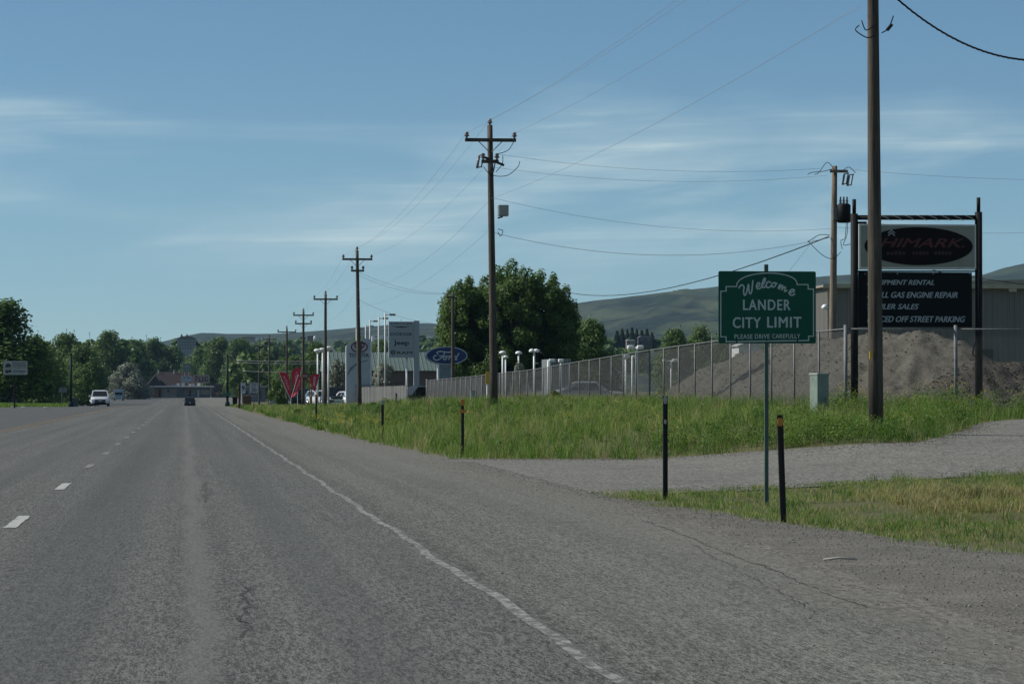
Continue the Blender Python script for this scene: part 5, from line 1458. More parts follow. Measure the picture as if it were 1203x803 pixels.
# feather banners
def banner(px, pyb, pxt, pyt, Y, wpx, label, side=1):
    p = at(px, 461, Y); zb = at(px, pyb, Y).z
    zb = min(zb, gz(p.x, Y)) ; o = empty('feather_banner', (p.x, Y, gz(p.x, Y)), label, 'banner', 'red feather banners at the dealership')
    a = Vector(L2(o, px, pyb)); c = Vector(L2(o, pxt, pyt)); d = (c-a); n = Vector((d.y, -d.x)).normalized()*side; w = wpx*mpp(Y)
    MB().tube([(a.x*1.0, 0, -.1), (a.x, 0, a.y), (c.x-n.x*.02, 0, c.y)], [.03, .025, .015], 6).build('pole', M_WHITE, o)
    pts = []
    for t in np.linspace(.06, 1.0, 12):
        pts.append((a+d*t, a+d*t+n*w*(math.sin(math.pi*min(1.0, .04+.60*t))**1.2)*(1-max(0, (t-.78)/.22)**2.2*.95)))
    b = MB(); N = len(pts)
    v = [(q[0].x, .02*math.sin(i), q[0].y) for i, q in enumerate(pts)]+[(q[1].x, -.10*math.sin(i*.8)-.05, q[1].y) for i, q in enumerate(pts)]
    v2 = [(x, y+.012, z) for x, y, z in v]
    f = [(i, i+1, N+i+1, N+i) for i in range(N-1)]
    b.add(v+v2, f+[tuple(2*N+j for j in reversed(q)) for q in f]+[(N+i, N+i+1, 3*N+i+1, 3*N+i) for i in range(N-1)])
    fl = b.build('flag', M_RED, o)
    b = MB(); rq = random.Random(int(px))
    for t in np.linspace(.36, .78, 9):     # white printing, too small to read
        ww = w*math.sin(math.pi*(.04+.60*t))**1.2; m1 = a+d*t+n*ww*.32; m2 = a+d*(t+rq.uniform(-.01, .012))+n*ww*rq.uniform(.5, .68)
        b.ribbon([(m1.x, m1.y), (m2.x, m2.y)], rq.uniform(.04, .08), -.16, th=.004)
    b.build('printing', mat('print_white', (0.55, 0.5, 0.5), .7), fl)
banner(341.5, 470, 327.5, 436.5, 296, 8.5, 'red feather banner leaning furthest left by the bright shrub', 1)
banner(341.8, 468, 350.5, 440, 298, 8.0, 'red feather banner forming a V with the left-leaning banner', 1)
banner(349.5, 464, 354.0, 431.0, 300, 10.5, 'red feather banner standing upright left of the stop sign', -1)
banner(370.0, 461, 375.5, 439, 290, 10.0, 'red feather banner right of the stop sign beside the dark pole', -1)
# stop sign and orange posts
o = mk('stop_sign', 358.2, 268, 'dark red octagonal stop sign among the red banners', 'sign')
c0 = L2(o, 358.2, 441.5); MB().prism([(c0[0]+.31*math.cos(R(22.5+45*k)), c0[1]+.31*math.sin(R(22.5+45*k))) for k in range(8)], -.012, 0).build('panel', mat('stop_red', (0.17, 0.012, 0.015), .5), o)
text_obj('STOP', c0[0]-.22, c0[0]+.22, c0[1]-.09, c0[1]+.09, -.016, M_SIGNTEXT, o, 'lettering', 0, .03)
MB().box((c0[0]-.03, .004, -.3), (c0[0]+.03, .04, c0[1]+.28)).build('post', M_GALV, o)
for k, (px, y0, pt, yt) in enumerate(((365.2, 462, 362.8, 443), (366.0, 476, 366.0, 458))):
    o = mk('orange_post', px, 280-4*k, ['slanting orange post right of the stop sign', 'upright orange stake before the dark pickup'][k], 'post')
    a = L2(o, px, y0); c = L2(o, pt, yt); MB().prism([(a[0]-.06, -.2), (a[0]+.06, -.2), (c[0]+.06, c[1]-.05), (c[0], c[1]), (c[0]-.06, c[1]-.05)], -.03, .03).build('stake', mat('orange_wood', (0.38, 0.17, 0.06), .7), o)

# ------------------------------------------------------------------ vehicles
def lerp(a, c, t): return a+(c-a)*t
def vehicle(name, px, Y, label, L, W, H, col, kind='suv', heading=0.0, zb=None, grille=None, group=None, metal=.3):
    p = at(px, 461, Y); zb = gz(p.x, Y)+.016 if zb is None else zb
    o = empty(name, (p.x, Y, zb), label, {'pickup': 'pickup truck', 'suv': 'car', 'sedan': 'car'}[kind], group, heading)
    pm_ = mat('paint_%s' % '_'.join('%d' % int(c*100) for c in col), col, .28, metal, .04, 2, spec=.5)
    hw = W/2; belt = {'suv': .60, 'sedan': .62, 'pickup': .56}[kind]*H; hood = belt*.93
    # lower body: rings along y (front at y = -L/2)
    if kind == 'pickup':
        st_ = [(0, .50*hood, .80), (.03, .86*hood, .93), (.07, hood*.98, .98), (.27, hood*1.04, 1), (.34, belt, 1), (.60, belt, 1), (.63, belt*.98, 1), (.98, belt*.98, .99), (1, .93*belt, .96)]
    else:
        st_ = [(0, .74*hood, .86), (.02, .86*hood, .93), (.06, .93*hood, .97), (.12, hood*.97, .99), (.26, hood*1.04, 1), (.32, belt, 1), (.7, belt*1.03, 1), (.93, belt*1.05, .97), (.985, belt*.98, .90), (1, .62*belt, .84)]
    rings = []
    for t, zt, ws in st_:
        y = (t-.5)*L; w = hw*ws; g = .19
        rings.append([(-w*.80, y, g), (-w*.97, y, g+.10), (-w, y, lerp(g, zt, .45)), (-w*.985, y, lerp(g, zt, .8)), (-w*.90, y, zt-.02), (-w*.5, y, zt+.015), (0, y, zt+.03), (w*.5, y, zt+.015), (w*.90, y, zt-.02), (w*.985, y, lerp(g, zt, .8)), (w, y, lerp(g, zt, .45)), (w*.97, y, g+.10), (w*.80, y, g)])
    b = MB(); n = len(rings[0]); v = [q for r_q in rings for q in r_q]
    f = [(i*n+k, (i+1)*n+k, (i+1)*n+(k+1) % n, i*n+(k+1) % n) for i in range(len(rings)-1) for k in range(n)]
    f += [tuple(range(n)), tuple((len(rings)-1)*n+k for k in reversed(range(n)))]
    b.add(v, f); body = b.build('body', pm_, o, True)
    # cabin
    c0, c1, c2, c3 = {'suv': (.27, .41, .90, .975), 'sedan': (.28, .43, .72, .90), 'pickup': (.30, .40, .58, .625)}[kind]
    wb_, wt = hw*.94, hw*.78
    cs = [((c0-.5)*L, belt-.03, wb_, belt-.03), ]
    A_ = [(-wb_, (c0-.5)*L, belt-.03), (wb_, (c0-.5)*L, belt-.03), (wb_, (c3-.5)*L, belt-.02), (-wb_, (c3-.5)*L, belt-.02)]
    T_ = [(-wt, (c1-.5)*L, H-.05), (wt, (c1-.5)*L, H-.05), (wt, (c2-.5)*L, H-.06), (-wt, (c2-.5)*L, H-.06)]
    R_ = [(-wt*.6, lerp(c1, c2, .12)*L-.5*L, H), (wt*.6, lerp(c1, c2, .12)*L-.5*L, H), (wt*.6, lerp(c1, c2, .9)*L-.5*L, H-.01), (-wt*.6, lerp(c1, c2, .9)*L-.5*L, H-.01)]
    b = MB(); b.add(A_+T_+R_, [(0, 1, 5, 4), (1, 2, 6, 5), (2, 3, 7, 6), (3, 0, 4, 7), (4, 5, 9, 8), (5, 6, 10, 9), (6, 7, 11, 10), (7, 4, 8, 11), (8, 9, 10, 11)])
    cabin = b.build('cabin', pm_, o)
    def pane(nm, q, off, s0=.08, s1=.90, w0=.07):
        a, c, d, e = [Vector(x) for x in q]    # a,c bottom; d,e top (d above c)
        def pt(u, vv_): return a.lerp(c, u).lerp(e.lerp(d, u), vv_)+Vector(off)
        vs = [pt(w0, s0), pt(1-w0, s0), pt(1-w0, s1), pt(w0, s1)]; vi = [x-Vector(off)*1.6 for x in vs]
        MB().add(vs+vi, [(0, 1, 2, 3), (7, 6, 5, 4), (0, 4, 5, 1), (1, 5, 6, 2), (2, 6, 7, 3), (3, 7, 4, 0)]).build(nm, M_GLASS, cabin)
    pane('windshield', (A_[0], A_[1], T_[1], T_[0]), (0, -.012, .008)); pane('rear_window', (A_[2], A_[3], T_[3], T_[2]), (0, .012, .006), .2)
    for s, (i0, i1) in ((1, (1, 2)), (-1, (0, 3))):
        a, c, d, e = Vector(A_[i0]), Vector(A_[i1]), Vector(T_[i1]), Vector(T_[i0])
        for u0, u1 in ((.16, .48), (.52, .86)):
            q = (a.lerp(c, u0), a.lerp(c, u1), e.lerp(d, min(1, u1)), e.lerp(d, max(0, u0-.05)))
            pane('side_window', q, (s*.014, 0, .004), .1, .88, .02)
        mx = s*(hw+.06); my = (c0-.5)*L+.25
        mr = MB().box((mx-.10, my-.04, belt+.0), (mx+.08, my+.06, belt+.12), bev=.03).build('mirror', pm_, o, True)
    # lights, grille, bumper, plate
    fy = -L/2
    for s in (-1, 1):
        MB().prism([(s*hw*.62, hood*.60), (s*hw*.90, hood*.66), (s*hw*.91, hood*.80), (s*hw*.66, hood*.73)][::s], fy-.010, fy+.30).build('headlight', mat('lamp_lens', (0.75, 0.76, 0.78), .15, .3, .05, 10), o)
        MB().box((s*hw*.62, L/2-.06, belt*.72), (s*hw*.86, L/2+.012, belt*.90), bev=.02).build('tail_light', mat('tail_red', (0.10, 0.008, 0.008), .3), o, True)
    if grille is not False:
        gm = grille or M_BLACK
        g_ = MB().prism([(-hw*.60, hood*.72), (-hw*.52, hood*.47), (hw*.52, hood*.47), (hw*.60, hood*.72)], fy-.012, fy+.12).build('grille', gm, o)
        for k in range(2):
            z = hood*(.55+.09*k); MB().box((-hw*.50, fy-.022, z), (hw*.50, fy-.013, z+.018)).build('grille_bar', M_GREYBOX if gm is not M_CHROME else M_BLACK, g_)
        MB().box((-hw*.16, fy-.028, hood*.60), (hw*.16, fy-.023, hood*.66)).build('badge', M_CHROME, g_)
    MB().prism([(-hw*.84, .16), (hw*.84, .16), (hw*.78, .40), (-hw*.78, .40)], fy-.03, fy+.2).build('bumper', M_BLACK if kind != 'pickup' else M_CHROME, o)
    for s_ in (-1, 1):
        MB().box((s_*hw*.62, fy-.04, .30), (s_*hw*.76, fy-.031, .37)).build('fog_lamp', M_CHROME, o)
    MB().box((-hw*.8, L/2-.12, .30), (hw*.8, L/2+.03, .50), bev=.03).build('rear_bumper', M_BLACK, o)
    MB().box((-.16, L/2+.032, belt*.62), (.16, L/2+.045, belt*.62+.16)).build('licence_plate', M_PANELW, o)
    wr = .37 if kind != 'sedan' else .33
    tw = MB().tube([(-.115, 0, 0), (.115, 0, 0)], wr, 20); rw = MB().lathe([(.0, 0)], (0, 0, 0)) if False else None
    for sx_ in (-1, 1):
        for yy in (-.31*L, .29*L):
            w = MB().tube([(-.115, 0, 0), (.115, 0, 0)], wr, 20).build('wheel', M_TYRE, o, True); w.location = (sx_*(hw-.10), yy, wr)
            MB().tube([(sx_*.10, 0, 0), (sx_*.122, 0, 0)], wr*.62, 14).build('rim', M_CHROME, w, True)
            MB().tube([(sx_*(-.02), 0, .06), (sx_*.095, 0, .06)], wr*1.12, 18).build('wheel_arch', M_BLACK, w, True) if False else None
    if kind == 'pickup':
        MB().box((-hw*.80, .14*L, belt-.42), (hw*.80, .48*L, belt+.0)).build('bed_liner', M_BLACK, o)
    if kind == 'suv':
        for s in (-1, 1):
            MB().tube([(s*wt*.85, (c1-.5)*L+.2, H+.02), (s*wt*.85, (c2-.5)*L-.2, H+.02)], .02, 6).build('roof_rail', M_CHROME, o)
    return o
vehicle('oncoming_car', 117.3, 320, 'white oncoming car with dark grille left of the yellow centre line', 4.7, 1.88, 1.62, (0.62, 0.64, 0.66), 'suv', R(2))
vehicle('departing_car', 223.0, 513, 'small dark car driving away in the right-hand lane', 4.6, 1.82, 1.62, (0.010, 0.012, 0.016), 'suv', math.pi, grille=False)
LOT = 'vehicles parked at the dealership'
zl = lambda px, py, Y: at(px, py, Y).z
vehicle('parked_pickup', 392.5, 318, 'dark pickup with bright chrome grille left of the parked white car', 5.6, 2.0, 1.9, (0.012, 0.014, 0.02), 'pickup', R(8), None, M_CHROME, LOT)
vehicle('parked_car', 399, 356, 'silver-roofed dark car behind the chrome-grilled pickup', 4.7, 1.85, 1.7, (0.20, 0.23, 0.27), 'suv', R(35), None, None, LOT)
vehicle('parked_car', 411, 316, 'white parked car at the left end of the board fence', 4.6, 1.82, 1.5, (0.66, 0.68, 0.70), 'sedan', R(25), None, None, LOT)
vehicle('parked_pickup', 357.5, 345, 'black pickup seen behind the stop sign post', 5.6, 2.0, 1.9, (0.010, 0.012, 0.014), 'pickup', R(80), None, M_BLACK, LOT)
vehicle('parked_car', 491, 262, 'dark parked car showing in the gap between the two fences', 4.8, 1.9, 1.75, (0.018, 0.022, 0.03), 'suv', R(-62), None, None, LOT)
vehicle('parked_car', 694, 185, 'pale car half hidden behind the chain-link fence centre', 4.6, 1.8, 1.45, (0.30, 0.31, 0.32), 'sedan', R(90), None, None, LOT)
vehicle('parked_car', 430, 345, 'white parked car half hidden by the curved pylon foot', 4.6, 1.82, 1.5, (0.66, 0.68, 0.70), 'sedan', R(15), None, None, LOT)
vehicle('parked_car', 376, 338, 'white parked car just right of the stop sign between the poles', 4.7, 1.85, 1.65, (0.62, 0.64, 0.66), 'suv', R(20), None, None, LOT)
# box van far down the left side
o = mk('box_van', 139.5, 760, 'pale blue-grey box van behind the white oncoming car', 'van'); o.location.z = at(139, 470.6, 760).z
M_VAN = mat('van_grey', (0.24, 0.30, 0.34), .5, 0, .08, 2)
MB().box((-1.12, 0, .55), (1.12, 5.2, 2.75), bev=.06).build('cargo_box', M_VAN, o)
MB().prism([(-1.0, .45), (1.0, .45), (1.0, 1.5), (.85, 2.1), (-.85, 2.1), (-1.0, 1.5)], -1.7, -.02).build('cab', M_VAN, o)
MB().box((-.82, -1.72, 1.45), (.82, -1.702, 2.0)).build('windshield', M_GLASS, o)
for s in (-1, 1):
    for yy in (-1.0, 3.9):
        MB().tube([(s*.85, yy, .42), (s*1.1, yy, .42)], .42, 14).build('wheel', M_TYRE, o)
    MB().box((s*.6, -1.73, .75), (s*.9, -1.702, .95)).build('headlight', M_CHROME, o)

# ------------------------------------------------------------------ left of the road
o = mk('roadside_sign', 17.5, 272, 'white two-line panel sign on one post at far left', 'sign')
x0, zt = L2(o, 4.2, 424); x1, zb_ = L2(o, 32.2, 440)
zm = (zt+zb_)/2
MB().box((x0, -.08, zm+.015), (x1, .08, zt), bev=.01).build('sign_panel', mat('aged_white', (0.42, 0.43, 0.40), .6), o); MB().box((x0, -.08, zb_), (x1, .08, zm-.015), bev=.01).build('sign_panel', MATS['aged_white'], o)
xx = L2(o, 18.2, 0)[0]; MB().tube([(xx, 0, -.3), (xx, 0, zb_)], .065, 8).build('post', M_BLACK, o)
M_SGREY = mat('faded_print', (0.20, 0.20, 0.19), .7)
b = MB(); rg = random.Random(8)
b.prism([L2(o, *q) for q in ((6, 431), (7, 427.2), (10.5, 426.4), (13, 428.4), (12.8, 430.8), (9, 431.2))], -.09, -.082); b.prism([L2(o, *q) for q in ((6, 438), (6.4, 434.4), (9, 434.2), (9.4, 435.6), (10.2, 434.2), (13.2, 434.2), (13.6, 436.6), (11.4, 438), (10.2, 436.8), (9.4, 438))], -.09, -.082)
b.build('logo', M_INK, o); b = MB()
for (ya_, yb_, x_a) in ((425.5, 427.6, 14.5), (428.6, 430.6, 14.5), (434.6, 437.6, 15)):
    x = x_a
    while x < 30.5:
        w = rg.uniform(.6, 1.3); a = L2(o, x, yb_); c = L2(o, x+w, ya_-rg.uniform(0, .3)); b.box((a[0], -.088, a[1]), (c[0], -.082, c[1])); x += w+.35
b.build('faded_lettering', M_SGREY, o)['kind'] = 'stuff'
M_DGREEN = mat('column_green', (0.006, 0.022, 0.024), .7, .0, .1, 2, spec=.15)
for px, yt, Y, lab in ((83.2, 416.8, 300, 'dark green column left of the white oncoming car'), (267.2, 418, 322, 'dark green column at the right road edge beyond the crest')):
    o = mk('light_column', px, Y, lab, 'column', 'dark green street columns'); h = L2(o, px, yt)[1]
    MB().tube([(0, 0, .0), (0, 0, h)], [.13, .11], 12).build('shaft', M_DGREEN, o, True); MB().lathe([(.24, -.2), (.24, .35), (.18, .45), (.13, .5)], (0, 0, 0), 12).build('base', M_DGREEN, o, True)
    MB().lathe([(.14, 0), (.14, .1), (0, .16)], (0, 0, h), 12).build('cap', M_DGREEN, o, True)
o = mk('signal_cabinet', 87.5, 304, 'dark grey-blue cabinet at the foot of the left green column', 'utility box'); z = L2(o, 87, 468.5)[1]
MB().box((-.34, -.25, -.1), (.34, .25, z), bev=.02).build('body', mat('cab_blue', (0.05, 0.07, 0.085), .5), o); MB().box((-.38, -.29, z+.002), (.38, .29, z+.06), bev=.015).build('lid', MATS['cab_blue'], o)
o = mk('small_sign', 73.8, 318, 'small grey two-part sign left of the dark green column', 'sign')
for xa, xb in ((69.2, 73.4), (74.0, 78.6)):
    a = L2(o, xa, 461); c = L2(o, xb, 454.8); MB().box((a[0], -.012, a[1]), (c[0], 0, c[1])).build('panel', mat('sign_back', (0.20, 0.215, 0.215), .6, .2), o)
xx = L2(o, 73.7, 0)[0]; MB().tube([(xx, .03, -.2), (xx, .03, L2(o, 0, 455)[1])], .03, 6).build('post', M_GALV, o)
for k, (xa, xb, yt, yb_, Y, lab) in enumerate(((17.5, 32, 460, 470, 430, 'white-topped trailer behind the post of the two-line sign'), (43, 58.5, 463, 469.5, 440, 'low white trailer under the bright green tree'))):
    o = mk('parked_trailer', (xa+xb)/2, Y, lab, 'trailer', 'pale trailers parked under the trees'); o.location.z = at(30, yb_+1.5, Y).z
    a = L2(o, xa, yb_); c = L2(o, xb, yt); prf = rrect(a[0], a[1], c[0], c[1], .3)
    MB().prism(prf, 0, 2.0).build('body', M_OFFWHITE, o)
    MB().box((a[0]+.25, -.02, c[1]-.62), (c[0]-.25, -.002, c[1]-.30)).build('window', M_GLASS, o)
    if k == 0: MB().box((a[0]+.02, -.012, a[1]+.3), (c[0]-.02, -.003, a[1]+.55)).build('stripe', mat('teal', (0.10, 0.22, 0.22), .5), o)
    for s in (.35, .6):
        xx = lerp(a[0], c[0], s); MB().tube([(xx, -.05, a[1]), (xx, .2, a[1])], .3, 14).build('wheel', M_TYRE, o)
def rock(px, py, Y, w, label, seed):
    p = at(px, py, Y); o_ = bmesh.new(); bmesh.ops.create_icosphere(o_, subdivisions=2, radius=1); rg = random.Random(seed)
    for v_ in o_.verts:
        k = 1+rg.uniform(-.2, .2); v_.co = Vector((v_.co.x*w*k, v_.co.y*w*.7*k, v_.co.z*w*.38*k))
    me = bpy.data.meshes.new('boulder'); o_.to_mesh(me); o_.free()
    q = link('boulder', me, mat('pale_rock', (0.34, 0.33, 0.31), .9, 0, .2, 4)); q.location = (p.x, Y, gz(p.x, Y)+w*.12); tag(q, label, 'rock')
rock(27, 479, 278, .24, 'pale boulder at the road edge right of the two-line sign post', 1); rock(54, 479.5, 276, .22, 'pale low boulder at the road edge before the grass island', 2); rock(14.5, 477, 290, .2, 'small pale boulder left of the two-line sign post', 3); rock(109, 478.4, 292, .16, 'white lump on the road edge below the oncoming car', 4)

# ------------------------------------------------------------------ far roadside buildings
FYB = 960.0
def zg(px, py): return at(px, py, FYB).z
o = mk('red_roof_house', 202, 1020, 'large house with dark red hipped roof behind the low flat building', 'building')
def LL(px, py): return L2(o, px, py)
a = LL(169, 453.5); c = LL(236, 453.5); r0 = LL(184, 436.5); r1 = LL(222, 436.5)
MB().box((a[0]+.4, .4, -.5), (c[0]-.4, 15.6, a[1])).build('wall', mat('house_wall', (0.16, 0.13, 0.11), .8), o)
rf = MB().add([(a[0], 0, a[1]), (c[0], 0, a[1]), (c[0], 16, a[1]), (a[0], 16, a[1]), (r0[0], 8, r0[1]), (r1[0], 8, r1[1])], [(0, 1, 5, 4), (1, 2, 5), (2, 3, 4, 5), (3, 0, 4)]).build('roof', mat('red_roof', (0.017, 0.008, 0.008), .95, 0, .2, .5), o)
for px in (186, 204.5):
    q = LL(px, 434); MB().tube([(q[0], 7, q[1]-1.5), (q[0], 7, q[1])], .18, 8).build('vent', M_GREYBOX, rf)
q0 = LL(172, 452); q1 = LL(176, 445); MB().add([(a[0]+1, -.2, a[1]+.05), (r0[0]+2, -.2, a[1]+.05), (r0[0]-.5, -.15, r0[1]-1.2), (r0[0]-.5, 4, r0[1]-1.0)], [(0, 1, 2), (0, 2, 3), (1, 3, 2)]).build('front_gable', mat('gable_dark', (0.030, 0.030, 0.036), .8), o)
for k in range(5):
    xx = a[0]+1.5+3.4*k; w = MB().box((xx, .36, a[1]-2.0), (xx+1.3, .39, a[1]-.6)).build('window', M_GLASS, o); MB().box((xx-.1, .3, a[1]-2.1), (xx+1.4, .35, a[1]-2.0)).build('sill', M_OFFWHITE, w)
def block(name, x0, x1, yt, yb_, Y, m, label, roofm=None, depth=8, wins=(), roofover=.4):
    o = mk(name, (x0+x1)/2, Y, label, 'building'); o.location.z = at(x0, yb_, Y).z
    a = L2(o, x0, yb_); c = L2(o, x1, yt)
    MB().box((a[0], 0, -.8), (c[0], depth, c[1]-.3)).build('wall', m, o)
    MB().box((a[0]-roofover, -roofover*1.6, c[1]-.298), (c[0]+roofover, depth+roofover, c[1]), bev=.03).build('roof', roofm or M_OFFWHITE, o)
    for (wa, wb2, wy0, wy1, nm, mm) in wins:
        p_ = L2(o, wa, wy1); q_ = L2(o, wb2, wy0); w = MB().box((p_[0], -.06, p_[1]), (q_[0], -.004, q_[1])).build(nm, mm, o)
        if nm == 'window': MB().box((p_[0]-.08, -.12, p_[1]-.1), (q_[0]+.08, -.065, p_[1])).build('sill', M_OFFWHITE, w)
    return o
M_BEIGE = mat('beige_wall', (0.30, 0.27, 0.24), .8, 0, .1, .6); M_GREYW = mat('grey_wall', (0.155, 0.16, 0.165), .8, 0, .1, .6); M_DARKW = mat('dark_wall', (0.055, 0.055, 0.06), .8, 0, .1, .6); M_BRW = mat('brick_brown', (0.22, 0.13, 0.085), .8, 0, .15, 1)
lo = block('flat_roof_building', 179, 247, 453.2, 467.4, FYB, M_GREYW, 'low flat-roofed building with bright white roof edge at road end', M_WHITE, 9,
      [(181, 189.5, 456.4, 466.2, 'brick_panel', M_BRW), (186.6, 188.6, 458, 466.4, 'door', M_DARKW), (190.5, 207.5, 456, 467, 'beige_panel', M_BEIGE), (196.5, 198.5, 458, 460.5, 'window', M_GLASS), (216, 221, 457.5, 462, 'window', M_GLASS), (225, 230, 457.5, 462, 'window', M_GLASS), (222, 224.5, 458, 466, 'door', M_DARKW), (232, 234, 458, 466, 'door', M_OFFWHITE), (236, 246, 458, 463, 'beige_panel', M_BEIGE)], 1.2)
for k, px in enumerate((204, 209, 215, 223.5, 226.5, 233.5)):
    q = L2(lo, px, 453); MB().box((q[0]-.5, 1, q[1]), (q[0]+.5, 2, q[1]+.5+.25*(k % 3))).build('roof_unit', M_OFFWHITE if k % 2 else M_GREYBOX, lo)
dk = block('dark_flat_building', 248, 267.5, 451, 466.4, 985, M_DARKW, 'dark flat building left of the right dark green column', M_DARKW, 9, [(252, 256, 456, 461, 'window', M_GLASS), (259, 263, 456, 461, 'window', M_GLASS), (254, 257, 459, 464.5, 'brick_panel', M_BRW)])
wh = block('pale_square_building', 268.5, 282, 450.8, 466.4, 975, M_BEIGE, 'small pale square building right of the dark green column', M_OFFWHITE, 9, [(270, 272, 456, 458.5, 'window', M_GLASS), (276, 279, 457, 466, 'door', M_GREYW)])
sg = block('grey_shop', 284, 312, 453, 470, 700, M_GREYW, 'grey shop front behind the speed limit sign', M_GREYBOX, 8, [(287, 291, 459, 464, 'window', M_GLASS), (295, 300, 459, 464, 'window', M_GLASS), (304, 307, 459, 468, 'door', M_DARKW)])
# rooftop signs
def roof_sign(px0, px1, y0, y1, yb_, Y, m, label, glyph=None, mg=None):
    o = mk('rooftop_sign', (px0+px1)/2, Y, label, 'sign'); o.location.z = at(px0, yb_, Y).z
    a = L2(o, px0, y1); c = L2(o, px1, y0)
    MB().box((a[0], -.12, a[1]), (c[0], .12, c[1]), bev=.03).build('panel', m, o)
    for t in (.25, .75):
        xx = lerp(a[0], c[0], t); MB().tube([(xx, .1, -.2), (xx, .1, a[1]+.1)], .09, 6).build('post', M_GREYBOX, o)
    if glyph:
        for st_ in glyph: MB().ribbon([L2(o, *q) for q in st_], .34, -.13, th=.02).build('letter', mg, o)
    return o
roof_sign(214.4, 224.2, 426.6, 436.2, 454, 952, mat('green_grey', (0.16, 0.20, 0.19), .6), 'grey-green billboard panel, highest above the flat building', [[(217, 432), (219, 429.5), (221.5, 430)]], mat('gg_light', (0.26, 0.30, 0.27), .6))
roof_sign(213.0, 225.2, 441.6, 448.6, 454, 950, mat('pale_blue', (0.36, 0.42, 0.46), .6), 'pale blue sign panel over the flat building roof', [[(215.5, 443.5), (218, 442.8)], [(220, 443), (223, 443.6)]], mat('blue_print', (0.10, 0.13, 0.22), .6))
roof_sign(226.6, 246.2, 440.2, 449.8, 454, 951, mat('pink_panel', (0.34, 0.25, 0.22), .6), 'pinkish sign panel with dark curved marks on the flat building', [[(229, 442.5), (231, 441.8), (232, 444), (230, 445.5), (229.5, 448)], [(235, 442.5), (234, 447.5), (238.5, 447.5), (238, 442.2)], [(244.5, 443), (241, 443), (240.5, 447), (244, 447.6), (244, 445.2)]], mat('dark_marks', (0.055, 0.035, 0.045), .6))
# speed limit and route signs
def rsign(px0, px1, y0, y1, Y, label, m=None):
    o = mk('road_sign', (px0+px1)/2, Y, label, 'sign'); a = L2(o, px0, y1); c = L2(o, px1, y0)
    MB().prism(rrect(a[0], a[1], c[0], c[1], .04), -.01, 0).build('panel', m or mat('sign_white', (0.50, 0.53, 0.55), .5, 0, .05, 3), o)
    xx = (a[0]+c[0])/2; MB().box((xx-.03, .004, -.4), (xx+.03, .045, c[1])).build('post', M_GALV, o)
    return o
o = rsign(293.2, 303.2, 449.2, 461.5, 238, 'white speed limit sign reading thirty on the right verge')
MB().ribbon([L2(o, *q) for q in ((293.7, 449.7), (302.7, 449.7), (302.7, 461), (293.7, 461))], .02, -.011, closed=True, th=.003).build('border', M_INK, o)
def stx(s, xa, xb, ya_, yb_, m=M_INK, bold=.05):
    q0 = L2(o, xa, yb_); q1 = L2(o, xb, ya_); text_obj(s, q0[0], q1[0], q0[1], q1[1], -.016, m, o, 'lettering', 0, bold)
stx('SPEED', 294.8, 301.6, 450.5, 452.2); stx('LIMIT', 295, 301.4, 452.9, 454.5); stx('30', 295.2, 301.2, 455.4, 460.2)
o = rsign(282.8, 288.4, 449.5, 461.8, 262, 'narrow white sign with one dark numeral left of the speed sign'); stx('9', 284.2, 287.2, 452.5, 459)
o = mk('red_post', 281.4, 268, 'brownish red post left of the narrow white sign', 'post'); MB().box((-.09, -.05, -.3), (.09, .05, L2(o, 0, 449.5)[1]), bev=.01).build('post', mat('redbrown', (0.10, 0.035, 0.028), .7), o); z = L2(o, 0, 458)[1]; MB().box((-.22, -.07, z), (.1, -.052, z+.06)).build('bracket', M_BLACK, o)
o = mk('street_sign', 266.5, 318, 'small green street name sign on the right dark green column', 'sign'); a = L2(o, 262.2, 464.8); c = L2(o, 270.6, 461.2); MB().box((a[0], -.16, a[1]), (c[0], -.148, c[1])).build('panel', mat('street_green', (0.02, 0.12, 0.09), .5), o); MB().tube([(0, -.146, a[1]), (0, .2, a[1]+.05)], .03, 6).build('bracket', M_GALV, o)
# grey-blue crates / boxes near the column and brown shop clutter
for k, (px, w, h, m, lab) in enumerate(((276, .5, .9, M_BLACK, 'black bin left of the red-brown post'), (290, .9, 1.1, mat('rust', (0.13, 0.06, 0.035), .8), 'rust brown barrel stack left of the speed limit sign'), (320, .6, .7, M_GREYBOX, 'grey bin at the foot of the distant bare pole'))):
    o = mk('waste_bin', px, 330, lab, 'bin'); MB().box((-w/2, -.3, -.1), (w/2, .3, h-.08), bev=.03).build('body', m, o); MB().box((-w/2-.03, -.33, h-.078), (w/2+.03, .33, h), bev=.02).build('lid', m, o)

# ------------------------------------------------------------------ buildings on the far slopes
o = mk('white_hall', 216, 1185, 'large white building with two dark pinnacles above the far trees', 'building'); o.location.z = at(216, 420, 1185).z
def W(px, py): return L2(o, px, py)
a = W(208.5, 420); c = W(230, 398); MB().box((a[0], 0, -14), (c[0], 8, c[1])).build('wall', mat('hall_white', (0.26, 0.30, 0.31), .7), o)
MB().prism([(a[0]-.3, c[1]+.02), (c[0]+.3, c[1]+.02), (lerp(a[0], c[0], .75), W(0, 394.5)[1]), (lerp(a[0], c[0], .25), W(0, 394.5)[1])], -.5, 8.5).build('roof', M_GREYW, o)
for px in (213.4, 219.6):
    q = W(px, 394.5); t = W(px, 389.5); MB().lathe([(.65, 0), (.55, .5), (.25, (t[1]-q[1])*.7), (0, t[1]-q[1])], (q[0], 3, q[1]-.6), 8).build('pinnacle', M_DARKW, o)
for r_w in range(3):
    for k in range(6):
        p_ = W(210.5+3.2*k, 402.5+3.4*r_w); MB().box((p_[0], -.12, p_[1]), (p_[0]+.45, -.01, p_[1]+.55)).build('window', M_GLASS, o)
